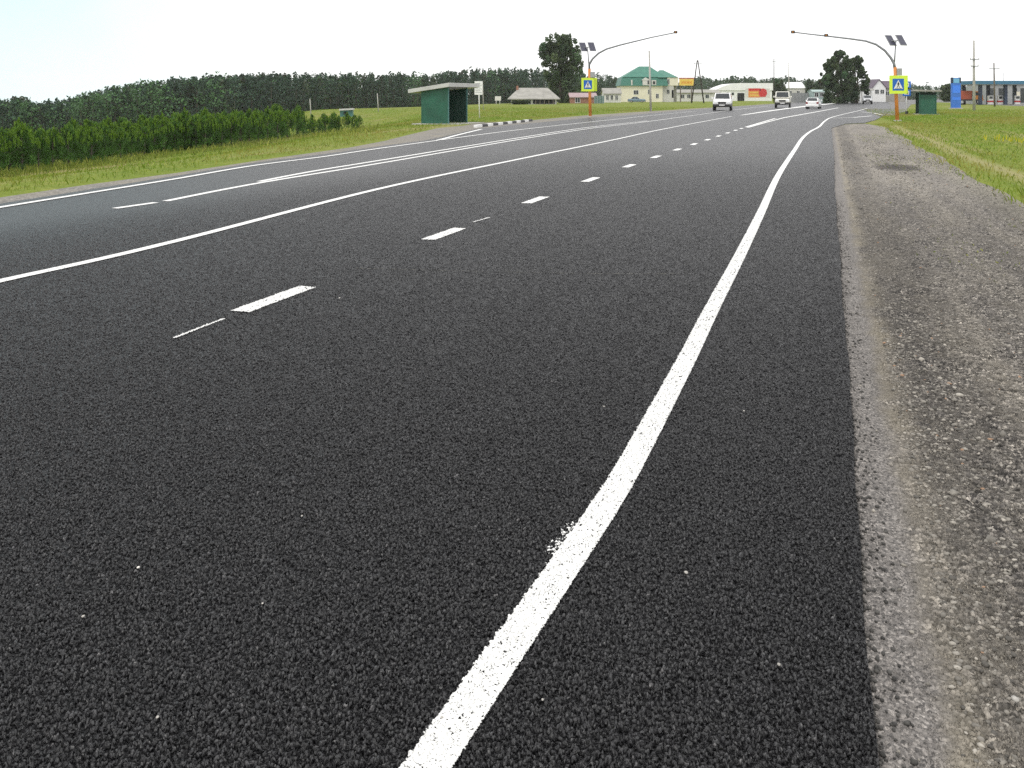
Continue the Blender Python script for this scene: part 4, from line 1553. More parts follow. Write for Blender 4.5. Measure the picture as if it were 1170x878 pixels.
b = MB()
b.box(-3.6 * kk, -0.06, 4.2 * kk, 3.6 * kk, 0.04, 9.2 * kk)
b.build('board', M['dirty_white'], t, 0.01)

# painted kerb stones of the far platform
def kerb(px, py, mat, lab, grp):
    x, y = gp(px, py)
    b = MB()
    b.box(-0.09, -0.46, -0.06, 0.09, 0.46, 0.17)
    o = b.build('kerb_stone', M[mat], None, 0.02)
    o.location = (x, y, -0.01)
    d = np.array(gp(605, 138.6)) - np.array(gp(545, 145.3))
    o.rotation_euler = (0, 0, -math.atan2(d[0], d[1]))
    tag(o, lab, 'kerb stone', grp)


P0, P1 = np.array(gp(543, 145.6)), np.array(gp(607, 138.4))
nst = 12
LL = np.linalg.norm(P1 - P0)
for i in range(nst):
    u = (i + 0.5) / nst
    # evenly spread as they look along the platform
    q = P0 + (P1 - P0) * u
    b = MB()
    hl = LL / nst / 2 - 0.015
    b.box(-0.10, -hl, -0.06, 0.10, hl, 0.13)
    o = b.build('kerb_stone', M['white' if i % 2 == 0 else 'worn_black'], None, 0.02)
    o.location = (q[0], q[1], -0.01)
    o.rotation_euler = (0, 0, -math.atan2(P1[0] - P0[0], P1[1] - P0[1]))
    tag(o, 'white painted kerb stone edging the bus platform' if i % 2 == 0 else 'black painted kerb stone edging the bus platform', 'kerb stone', 'white kerb stones' if i % 2 == 0 else 'black kerb stones')

# near-side shelter beyond the crossing
x, y = gp(1060, 130.8)
t = thing('bus_shelter', 'small dark green bus shelter with flat grey roof in the meadow', 'bus shelter', (x, y, float(zt(x, y))), -TH)
k = y / F
wv = 9.2 * k
Hs = 26.0 * k
b = MB()
b.box(-wv, 0, 0, wv, 0.07, Hs - 0.28)
b.build('side_wall', M['green_paint'], t)
b = MB()
b.box(-wv + 0.05, 0.4, Hs - 0.28, wv - 0.05, 0.46, Hs - 0.03)  # dark strip added in the gap, standing in for the roof's shadow
b.box(wv - 0.07, 0.07, 0, wv, 3.4, Hs - 0.05)
b.build('back_wall', M['shaded_green'], t)
b = MB()
b.box(-wv, 3.4, 0, wv, 3.47, Hs - 0.05)
b.build('side_wall', M['shaded_green'], t)
for ex in (-wv + 0.0, wv - 0.06):
    b = MB()
    b.box(ex, -0.063, 0, ex + 0.06, -0.003, Hs - 0.02)
    b.build('corner_post', M['green_paint'], t)
b = MB()
b.prism([(-wv - 0.5, Hs + 0.05), (wv + 0.4, Hs), (wv + 0.4, Hs + 0.14), (-wv - 0.5, Hs + 0.20)], -0.45, 3.9, 'y')
b.build('roof', M['slate'], t, 0.01)
b = MB()
b.box(-wv - 0.3, -0.3, -0.1, wv + 0.3, 3.8, 0.03)
b.build('floor_slab', M['concrete'], t)

# blue bus stop sign near the right mast
t = rot_thing('stop_sign', 'blue bus stop sign on a white post behind the near crossing mast', 'bus stop sign', 1036, 130.8)
y = t.location.y
z0 = t.location.z
k = y / F
b = MB()
b.tube([(0, 0, 0.0), (0, 0, zpx(92.5, y) - z0)], 0.045, 8)
b.build('post', M['white'], t, smooth=True)
b = MB()
b.tube([(0, 0, -0.05), (0, 0, 0.28)], [0.16, 0.13], 8)
b.build('base', M['trim'], t)
for (ya, yb) in ((93.2, 100.6), (102.6, 110.0)):
    b = MB()
    b.box(-4.4 * k, -0.08, zpx(yb, y) - z0, 4.4 * k, -0.05, zpx(ya, y) - z0)
    bd = b.build('plate', M['sign_blue'], t, 0.01)
    b = MB()
    b.box(-2.4 * k, -0.088, zpx(yb - 1.6, y) - z0, 2.4 * k, -0.079, zpx(ya + 1.6, y) - z0)
    w_ = b.build('white_field', M['white'], bd)
    b = MB()
    zc = zpx((ya + yb) / 2, y) - z0
    b.box(-1.5 * k, -0.095, zc - 0.10, 1.5 * k, -0.087, zc + 0.10)
    b.box(-1.2 * k, -0.095, zc - 0.15, -0.7 * k, -0.087, zc - 0.10)
    b.box(0.7 * k, -0.095, zc - 0.15, 1.2 * k, -0.087, zc - 0.10)
    b.build('bus_symbol', M['black'], bd)

# ------------------------------------------------------------------ buildings
def at(px, Y):
    return (px - CX) / F * Y


def windows(t, spots, y, w, h, k, name='window', frame='white', glass='glass'):
    """spots: (x, z) of the centres on the wall plane y (facing -y)"""
    for (x, z) in spots:
        b = MB()
        for q in ((-w / 2 - 0.08, -h / 2 - 0.08, w / 2 + 0.08, -h / 2), (-w / 2 - 0.08, h / 2, w / 2 + 0.08, h / 2 + 0.08), (-w / 2 - 0.08, -h / 2, -w / 2, h / 2), (w / 2, -h / 2, w / 2 + 0.08, h / 2), (-0.03, -h / 2, 0.03, h / 2)):
            b.box(x + q[0], y - 0.06, z + q[1], x + q[2], y + 0.03, z + q[3])
        f = b.build(name, M[frame], t)
        b = MB()
        b.box(x - w / 2, y - 0.02, z - h / 2, x + w / 2, y + 0.02, z + h / 2)
        b.build('pane', M[glass], f)


def gable_house(name, label, pxl, pxr, Y, eave, ridge, depth, wall, roof, wins=(), rz=0.0, base=None, over=0.4, hip=0.0, ww=1.0, wh=1.1, gable_front=False, cat='house'):
    x0, x1 = at(pxl, Y), at(pxr, Y)
    xc, hw = (x0 + x1) / 2, (x1 - x0) / 2
    z0 = float(zt(xc, Y)) if base is None else base
    t = thing(name, label, cat, (xc, Y, z0), rz)
    ze, zr = zpx(eave, Y) - z0, zpx(ridge, Y) - z0
    b = MB()
    if gable_front:
        b.prism([(-hw, -0.3), (hw, -0.3), (hw, ze), (0, zr - 0.12), (-hw, ze)], 0, depth, 'y')
    else:
        b.prism([(0, -0.3), (depth, -0.3), (depth, ze), (depth / 2, zr - 0.12), (0, ze)], -hw, hw, 'x') if not hip else b.box(-hw, 0, -0.3, hw, depth, ze)
    b.build('wall', M[wall], t)
    b = MB()
    th = 0.16
    if gable_front:
        k = (zr - ze) / hw
        b.prism([(-hw - over, ze - over * k), (0, zr), (hw + over, ze - over * k), (hw + over, ze - over * k + th), (0, zr + th), (-hw - over, ze - over * k + th)], -over, depth + over, 'y')
    elif hip:
        o_ = over
        vs = [(-hw - o_, -o_, ze), (hw + o_, -o_, ze), (hw + o_, depth + o_, ze), (-hw - o_, depth + o_, ze), (-hw + hip, depth / 2, zr), (hw - hip, depth / 2, zr)]
        vs += [(-hw - o_, -o_, ze - th), (hw + o_, -o_, ze - th), (hw + o_, depth + o_, ze - th), (-hw - o_, depth + o_, ze - th)]
        b.add(vs, [(0, 1, 5, 4), (1, 2, 5), (2, 3, 4, 5), (3, 0, 4), (0, 6, 7, 1), (1, 7, 8, 2), (2, 8, 9, 3), (3, 9, 6, 0), (9, 8, 7, 6)])
    else:
        k = (zr - ze) / (depth / 2)
        b.prism([(-over, ze - over * k), (depth / 2, zr), (depth + over, ze - over * k), (depth + over, ze - over * k + th), (depth / 2, zr + th), (-over, ze - over * k + th)], -hw - over, hw + over, 'x')
    b.build('roof', M[roof], t)
    windows(t, [((at(a, Y) - xc), zpx(c, Y) - z0) for a, c in wins], 0.0, ww, wh, 1)
    return t


# low timber house with the big grey roof
Yb = 185.0
t = gable_house('village_house', 'low old house under a big pale grey roof beside the tall tree', 584, 636, Yb, 113.0, 100.4, 8.5, 'dirty_white', 'slate', [(588, 117.0), (604, 116.6)], hip=1.6, over=0.7, ww=0.9, wh=0.9)
k = Yb / F
z0 = t.location.z
for i, px in enumerate((611.5, 616.5, 621.5, 626.5, 631.5)):
    b = MB()
    x = at(px, Yb) - t.location.x
    b.box(x, -0.5, 0, x + 0.18, -0.32, zpx(113.4, Yb) - z0)
    b.build('porch_post', M['wood'], t)
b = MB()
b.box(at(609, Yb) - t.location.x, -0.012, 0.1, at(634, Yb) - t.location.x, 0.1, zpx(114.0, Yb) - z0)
b.build('porch_shade', M['dark'], t)  # flat near-black sheet on the wall, painted for the porch's shade
b = MB()
b.box(at(590, Yb) - t.location.x, 3.2, zpx(103, Yb) - z0, at(592.5, Yb) - t.location.x, 3.8, zpx(98, Yb) - z0)
b.build('chimney', M['brick'], t)
# dark hedge under its eaves
def bush(name, label, px0, px1, Y, top, mat, tone, n=900, cat='bush'):
    x0, x1 = at(px0, Y), at(px1, Y)
    z = float(zt((x0 + x1) / 2, Y))
    Hh = zpx(top, Y) - z
    t = thing(name, label, cat, ((x0 + x1) / 2, Y, z))
    m_ = max(3, int((x1 - x0) / 0.7))
    cs = [(-(x1 - x0) / 2 + (x1 - x0) * (i + 0.5) / m_, rng.normal(0, .25), Hh * (0.45 + 0.12 * rng.random())) for i in range(m_)]
    v, f, c = leafcloud(cs, [(0.65, 0.6, Hh * (0.45 + 0.1 * rng.random())) for _ in cs], [max(20, n // m_)] * m_, 0.16, [np.array(tone) * (0.8 + 0.4 * rng.random()) for _ in cs])
    mesh_np('foliage', v, f, M[mat], c, t)
    b = MB()
    for q in cs[::2]:
        b.tube([(q[0], q[1], -0.1), (q[0] + 0.05, q[1], Hh * 0.6)], [0.05, 0.02], 5)
    b.build('stem', M['bark'], t)
    return t


bush('bush', 'dark low bush growing under the eaves of the grey-roofed house', 586, 604, 181.0, 114.5, 'broadleaf', (0.55, 0.55, 0.55))

# faded pink-roofed shed, teal fence, small white house
gable_house('low_shed', 'low shed with a faded pinkish roof behind the far crossing mast', 652, 681, 205.0, 111.3, 107.0, 6.0, 'brick', 'pink', [(660, 114.6)], over=0.3, cat='shed')


def board_fence(name, label, pts, h, mat, post='grey_metal', cat='fence', posts=7):
    """pts: (px, Y) ends"""
    (pa, Ya), (pb, Yb_) = pts
    A = Vector((at(pa, Ya), Ya, 0))
    B_ = Vector((at(pb, Yb_), Yb_, 0))
    t = thing(name, label, cat, (A.x, A.y, float(zt(A.x, A.y))), math.atan2(B_.y - A.y, B_.x - A.x))
    L = (B_ - A).length
    b = MB()
    n = max(4, int(L / 0.5))
    for i in range(n):
        b.box(L * i / n + 0.01, -0.02, 0.08, L * (i + 1) / n - 0.01, 0.02 + 0.015 * (i % 2), h)
    b.build('boards', M[mat], t)
    b = MB()
    for i in range(posts):
        x = L * i / (posts - 1)
        b.box(x - 0.05, -0.10, -0.2, x + 0.05, -0.021, h + 0.08)
    b.build('posts', M[post], t)
    return t


board_fence('board_fence', 'teal board fence between pink-roofed shed and small white house', [(679, 200), (690, 200)], 1.7, 'teal')
gable_house('small_house', 'small white house with narrow windows beside the green-roofed building', 690, 709.5, 232.0, 107.3, 101.5, 6.0, 'dirty_white', 'slate', [(694, 111.6), (699, 111.6), (704.5, 111.8)], ww=0.6, wh=1.2, over=0.25)

# the cream building under green mansard roofs
Yb = 250.0
k = Yb / F
xc = at(742, Yb)
z0 = float(zt(xc, Yb))
t = thing('cream_building', 'cream two-storey building with steep green mansard roof and dormers', 'building', (xc, Yb, z0))
zz = lambda py: zpx(py, Yb) - z0
xx = lambda px: at(px, Yb) - xc
b = MB()
b.box(xx(710), 0, -0.3, xx(757), 11, zz(98))
b.build('wall', M['cream'], t)
b = MB()
b.box(xx(757) + 0.005, 0.6, -0.3, xx(770.2), 10, zz(98))
b.build('wing_wall', M['grey_render'], t)
b = MB()        # mansard skirt with the hipped top above it
def frustum(b, x0, x1, y0, y1, za, x2, x3, y2, y3, zb_):
    b.add([(x0, y0, za), (x1, y0, za), (x1, y1, za), (x0, y1, za), (x2, y2, zb_), (x3, y2, zb_), (x3, y3, zb_), (x2, y3, zb_)], [(3, 2, 1, 0), (4, 5, 6, 7), (0, 1, 5, 4), (1, 2, 6, 5), (2, 3, 7, 6), (3, 0, 4, 7)])
frustum(b, xx(708.5), xx(763), -0.5, 11.5, zz(98.2), xx(711), xx(762), 0.9, 10, zz(88.2))
rf = b.build('mansard', M['green_roof'], t)
M['green_roof_top'] = plain('green_roof_top', (0.05, 0.19, 0.14), 0.5, 0.15, 0.8)
b = MB()
frustum(b, xx(712), xx(761.5), 0.7, 10.3, zz(88.2) + 0.003, xx(733), xx(745), 4.5, 6.5, zz(75.5))
b.build('roof', M['green_roof_top'], t)
b = MB()
frustum(b, xx(752), xx(775), 0.3, 10.4, zz(88.6), xx(757), xx(761), 4.6, 6, zz(79.8))
b.build('wing_roof', M['green_roof_top'], t)
b = MB()        # wing, upper storey
b.box(xx(763), 0.5, zz(98) + 0.01, xx(775.5), 9.5, zz(88.7))
b.build('wing_upper_wall', M['cream'], t)
b = MB()
b.box(xx(770.2) + 0.01, 2.5, -0.3, xx(775), 9, zz(98))
b.build('porch', M['slate'], t)
b = MB()
b.box(xx(721), -0.4, zz(98.3), xx(722.4), 1.0, zz(91.5))
b.box(xx(734), -0.5, zz(97.6), xx(741.5), 1.2, zz(92))
b.prism([(xx(733), zz(92)), (xx(742.5), zz(92)), (xx(737.7), zz(88.8))], -0.55, 1.2, 'y')
b.box(xx(744.5), -0.4, zz(97.8), xx(749.5), 1.0, zz(91.8))
dm = b.build('dormer', M['dirty_white'], t)
b = MB()
b.box(xx(739.5), -0.53, zz(96.6), xx(742), -0.45, zz(89.6))
b.box(xx(745.6), -0.43, zz(96.6), xx(748.4), -0.38, zz(93))
b.build('pane', M['glass'], dm)
windows(t, [(xx(726.7), zz(105.8))], 0.0, 1.25, 1.1, 1)
windows(t, [(xx(742), zz(105.2)), (xx(751), zz(110))], 0.0, 0.7, 1.2, 1)
windows(t, [(xx(763.8), zz(105))], 0.6, 0.7, 1.1, 1, frame='grey_render')
windows(t, [(xx(764), zz(93.6))], 0.5, 0.55, 1.5, 1)
b = MB()
b.box(xx(768), -0.02 + 0.6, zz(112), xx(770), 0.58, zz(103))
b.build('downpipe', M['white'], t)


# yellow billboard (lettering too coarse to read)
Yb = 240.0
k = Yb / F
t = thing('billboard', 'yellow billboard with orange lettering beside the A-shaped pole', 'billboard', (at(784, Yb), Yb, float(zt(at(784, Yb), Yb))))
z0 = t.location.z
zz = lambda py: zpx(py, Yb) - z0
xx = lambda px: at(px, Yb) - t.location.x
for px in (777.5, 790):
    b = MB()
    b.box(xx(px) - 0.12, -0.1, -0.2, xx(px) + 0.12, 0.1, zz(90))
    b.build('leg', M['wood'], t)
b = MB()
b.box(xx(776), -0.28, zz(98), xx(792.5), -0.105, zz(90.4))
bd = b.build('panel', M['yellow'], t)
b = MB()
for (a, w) in ((778.6, 2.0), (781.4, 2.2), (784.4, 2.4), (787.6, 2.4)):
    b.box(xx(a), -0.292, zz(96.2), xx(a + w * 0.32), -0.279, zz(93))
    b.box(xx(a + w * 0.68), -0.292, zz(96.2), xx(a + w), -0.279, zz(93))
    b.box(xx(a + w * 0.32), -0.292, zz(94.9), xx(a + w * 0.68), -0.279, zz(94.2))
b.build('letters', M['orange_letter'], bd)
b = MB()
b.box(xx(775.6), -0.3, zz(90.3), xx(793), 0.0, zz(89))
b.build('top_rail', M['red_brown'], t)

# long white wall/shed with dark roof, then the hangar
gable_house('long_shed', 'long low white shed with dark grey roof behind the A-shaped pole', 774, 822, 275.0, 106.2, 103.0, 7.0, 'dirty_white', 'slate', [(780, 110.4), (787, 110.4), (808, 110.4)], over=0.4, cat='shed')
Yb = 300.0
t = thing('hangar', 'white arched hangar behind the white off-road car', 'hangar', (at(850, Yb), Yb, -0.04))
z0 = -0.04
zz = lambda py: zpx(py, Yb) - z0
xx = lambda px: at(px, Yb) - t.location.x
b = MB()
b.box(xx(818), 0, -0.2, xx(882), 12, zz(103.5))
b.build('wall', M['white'], t)
M['bright_roof'] = plain('white_sheet_roof', (0.80, 0.80, 0.80), 0.5, 0.06, 0.4)
b = MB()
b.prism([(xx(816.5), zz(103.5)), (xx(883), zz(103.5)), (xx(883), zz(95.2)), (xx(845), zz(95.2)), (xx(834), zz(96.2)), (xx(824), zz(99.6))], -0.25, 12.2, 'y')
b.build('roof', M['bright_roof'], t)
b = MB()
b.box(xx(842.5), -0.03, 0, xx(850.5), 0.02, zz(106.5))
b.build('door', M['dark'], t)
b = MB()
for px in (830, 836):
    b.box(xx(px), -0.03, zz(109), xx(px + 2.6), 0.02, zz(106))
b.build('window', M['glass'], t)
# red and orange advertising wall in front of it
Yb = 285.0
t = thing('banner_wall', 'red and orange advertising wall in front of the hangar', 'banner', (at(866, Yb), Yb, -0.04))
z0 = -0.04
zz = lambda py: zpx(py, Yb) - z0
xx = lambda px: at(px, Yb) - t.location.x
b = MB()
b.box(xx(851.5), -0.1, zz(112), xx(879.5), 0.1, zz(101.4))
bd = b.build('board', M['dirty_white'], t)
b = MB()
b.box(xx(855), -0.115, zz(111.6), xx(868), -0.098, zz(101.2))
b.build('orange_print', M['orange_print'], bd)
b = MB()
b.box(xx(855.2), -0.13, zz(104), xx(869), -0.114, zz(101.3))
b.prism([(xx(868.2), zz(111)), (xx(866.5), zz(106.5)), (xx(868.5), zz(102)), (xx(872), zz(101.2)), (xx(875.6), zz(103)), (xx(876.4), zz(107)), (xx(874.6), zz(110.8))], -0.13, -0.097, 'y')
b.build('red_print', M['red'], bd)
b = MB()
for a, c in ((105.4, 106.4), (108.4, 109.6)):
    b.box(xx(857), -0.124, zz(c), xx(866.5), -0.114, zz(a))
b.build('yellow_print', M['yellow'], bd)
gable_house('white_shed', 'low shed with a bright white roof beyond the white van', 896, 920, 330.0, 100.8, 94.4, 10.0, 'grey_render', 'bright_roof', [(903, 106), (912, 106)], over=0.3, cat='shed')
board_fence('board_fence', 'pale grey-green fence before the dark trees at the far bend', [(904, 225), (946, 225)], 2.4, 'grey_metal', posts=12)
M['pale_teal'] = plain('pale_teal', (0.34, 0.44, 0.42), 0.5, 0.1, 0.6)
gable_house('glasshouse', 'pale teal glasshouse beside the dark trees at the far bend', 929, 943, 222.0, 105.5, 103.4, 4.0, 'pale_teal', 'pale_teal', [(933, 108.4), (939, 108.4)], over=0.1, ww=0.8, wh=0.9, cat='glasshouse')

# white house with plum roof, gate canopy
gable_house('gabled_house', 'white gabled house with a plum roof behind the near crossing mast', 997, 1012, 250.0, 100.2, 91.2, 9.0, 'white', 'purple', [(1002, 105), (1008, 105)], gable_front=True, over=0.25)
gable_house('grey_barn', 'dark grey barn with a plum roof just past the gabled house', 1008, 1034, 258.0, 101, 93, 8.0, 'slate', 'purple', [(1014, 107)], over=0.3, cat='barn')
Yb = 215.0
t = thing('gate_canopy', 'pale flat canopy on thin posts beside the far trees', 'canopy', (at(987, Yb), Yb, -0.04))
k = Yb / F
for e in (-8.5, -2.5, 8):
    b = MB()
    b.box(e * k - 0.08, -0.08, -0.1, e * k + 0.08, 0.08, zpx(103.5, Yb))
    b.build('post', M['dirty_white'], t)
b = MB()
b.box(-10 * k, -0.6, zpx(103.6, Yb), 11 * k, 3.5, zpx(101.2, Yb))
b.build('roof', M['dirty_white'], t, 0.02)

# small teal kiosk behind the young pines
x, y = hit(395.5, 135)
y *= 1.02
x = at(395.5, y)
z0 = float(zt(x, y))
t = thing('kiosk', 'small blue-green kiosk with pale roof behind the pine belt', 'kiosk', (x, y, z0), 0.1)
k = y / F
b = MB()
b.box(-7 * k, 0, -0.2, 7 * k, 2, zpx(126.2, y) - z0)
b.build('wall', M['teal'], t)
b = MB()
b.prism([(-8 * k, zpx(126.6, y) - z0), (8 * k, zpx(125.8, y) - z0), (8 * k, zpx(124.2, y) - z0), (-8 * k, zpx(125.0, y) - z0)], -0.25, 2.3, 'y')
b.build('roof', M['sheet_roof'], t)
b = MB()
b.box(-3 * k, -0.02, zpx(131, y) - z0, 2 * k, 0.02, zpx(128, y) - z0)
b.build('window', M['glass'], t)

# ------------------------------------------------------------------ filling station on the right
Yb = 172.0
t = thing('filling_station_canopy', 'blue flat canopy on dark columns at the filling station', 'canopy', (at(1150, Yb), Yb, -0.04))
zz = lambda py: zpx(py, Yb) + 0.04
xx = lambda px: at(px, Yb) - t.location.x
b = MB()
b.box(xx(1113.5), 0, zz(96.6), xx(1225), 9, zz(92.4))
fa = b.build('fascia', M['canopy_blue'], t, 0.03)
b = MB()
b.box(xx(1113.5) + 0.1, 0.1, zz(96.6) - 0.06, xx(1225) - 0.1, 8.9, zz(96.6) - 0.004)
b.build('soffit', M['dirty_white'], t)
for px in (1124.5, 1153.5, 1185):
    for yy in (1.2, 7.5):
        b = MB()
        b.box(xx(px) - 0.28, yy, 0, xx(px) + 0.28, yy + 0.5, zz(96.6) - 0.06)
        b.build('column', M['navy'], t, 0.02)
Yk = 190.0
t = thing('filling_station_shop', 'pale grey shop with glass doors behind the filling station canopy', 'shop', (at(1150, Yk), Yk, -0.04))
zz = lambda py: zpx(py, Yk) + 0.04
xx = lambda px: at(px, Yk) - t.location.x
b = MB()
b.box(xx(1126), 0, -0.1, xx(1220), 8, zz(97))
b.build('wall', M['grey_metal'], t)
b = MB()
for a, c in ((1130, 1135), (1141, 1147), (1158, 1162), (1166, 1174)):
    b.box(xx(a), -0.03, 0.3, xx(c), 0.02, zz(101))
b.build('window', M['glass'], t)
b = MB()
b.box(xx(1160), -0.04, 0.2, xx(1165.5), 0.02, zz(105))
b.build('door', M['cream'], t)
b = MB()
b.box(xx(1125.5), -0.3, zz(97), xx(1221), 8.3, zz(95.6))
b.build('roof', M['slate'], t)


def fuel_pump(px, Y, label):
    t = thing('fuel_pump', label, 'fuel pump', (at(px, Y), Y, -0.04), 0, 'fuel pumps under the canopy')
    b = MB()
    b.box(-0.45, -0.28, 0.12, 0.45, 0.28, 1.75)
    bd = b.build('cabinet', M['white'], t, 0.04)
    b = MB()
    b.box(-0.32, -0.30, 1.15, 0.32, -0.275, 1.6)
    b.build('display', M['glass'], bd)
    b = MB()
    b.box(-0.46, -0.29, 0.5, 0.46, 0.29, 0.8)
    b.build('stripe', M['red'], bd)
    b = MB()
    b.tube([(0.47, 0, 1.3), (0.62, -0.05, 1.0), (0.6, -0.05, 0.55), (0.5, -0.02, 0.9)], 0.03, 6)
    b.build('hose', M['trim'], t)
    b = MB()
    b.box(-0.9, -0.6, 0, 0.9, 0.6, 0.13)
    b.build('island', M['concrete'], t)
    return t


fuel_pump(1131.5, 174.5, 'white fuel pump between the pale utility pole and dark wooden pole')
fuel_pump(1142.5, 174.5, 'white fuel pump just past the dark wooden pole')
fuel_pump(1162, 174.5, 'white fuel pump before the cream shop door')

# small lamp with a flag-like head beyond the canopy
pole('lamp_post', 'thin grey lamp post rising behind the blue canopy', 1146.5, 116, 83, 'galv', 0.07, Y=200)

# blue pylon
t = rot_thing('roadside_pylon', 'tall blue advertising pylon with lighter top beside the red truck', 'pylon', 1092, 124.5, rz=0.0)
y = t.location.y
z0 = t.location.z
k = y / F
zz = lambda py: zpx(py, y) - z0
b = MB()
b.box(-5.2 * k, -0.18, -0.1, 5.2 * k, 0.18, zz(89.2))
bd = b.build('body', M['blue'], t, 0.02)
b = MB()
b.box(-3.4 * k, -0.2, zz(95), 3.4 * k, -0.175, zz(90))
b.build('logo_panel', M['light_blue'], bd)
b = MB()
b.box(-5.25 * k, -0.195, zz(95.2), -3.5 * k, 0.19, zz(88.8))
b.box(3.5 * k, -0.195, zz(95.2), 5.25 * k, 0.19, zz(88.8))
b.build('top_bracket', M['navy'], bd)
M['bright_blue'] = plain('bright_blue_panel', (0.05, 0.22, 0.85), 0.4, 0.06, 1)
b = MB()
b.box(-4.6 * k, -0.2, zz(114.6), 4.6 * k, -0.176, zz(111.4))
b.box(-4.2 * k, -0.2, zz(106.5), 4.2 * k, -0.176, zz(98))
b.build('price_panel', M['bright_blue'], bd)
b = MB()
b.box(-6.2 * k, -0.5, -0.2, 6.2 * k, 0.5, 0.12)
b.build('footing', M['concrete'], t)


# ------------------------------------------------------------------ vehicles
def wheel(t, x, y, r, w):
    b = MB()
    b.tube([(x - w / 2, y, r), (x - w / 2 + 0.03, y, r), (x + w / 2 - 0.03, y, r), (x + w / 2, y, r)], [r * 0.93, r, r, r * 0.93], 20)
    a = b.build('wheel', M['tyre'], t, smooth=False)
    b = MB()
    sgn = 1 if x > 0 else -1
    xo = x + sgn * (w / 2 + 0.004)
    b.tube([(xo - sgn * 0.03, y, r), (xo, y, r)], [r * 0.62, r * 0.58], 16)
    b.build('rim', M['rim'], a)


def hull(b, rings):
    """rings: (y, zb, zt, half width at bottom, half width at top) along the car"""
    k = len(b.v)
    for (y, zb, zt_, wb, wt_) in rings:
        zm = zb + (zt_ - zb) * 0.55
        b.v += [(-wb * 0.93, y, zb), (-wb, y, zm), (-wt_, y, zt_), (wt_, y, zt_), (wb, y, zm), (wb * 0.93, y, zb)]
    n = len(rings)
    for i in range(n - 1):
        for j in range(6):
            b.f.append((k + i * 6 + j, k + i * 6 + (j + 1) % 6, k + (i + 1) * 6 + (j + 1) % 6, k + (i + 1) * 6 + j))
    b.f.append(tuple(k + j for j in range(6)))
    b.f.append(tuple(k + (n - 1) * 6 + j for j in range(6))[::-1])


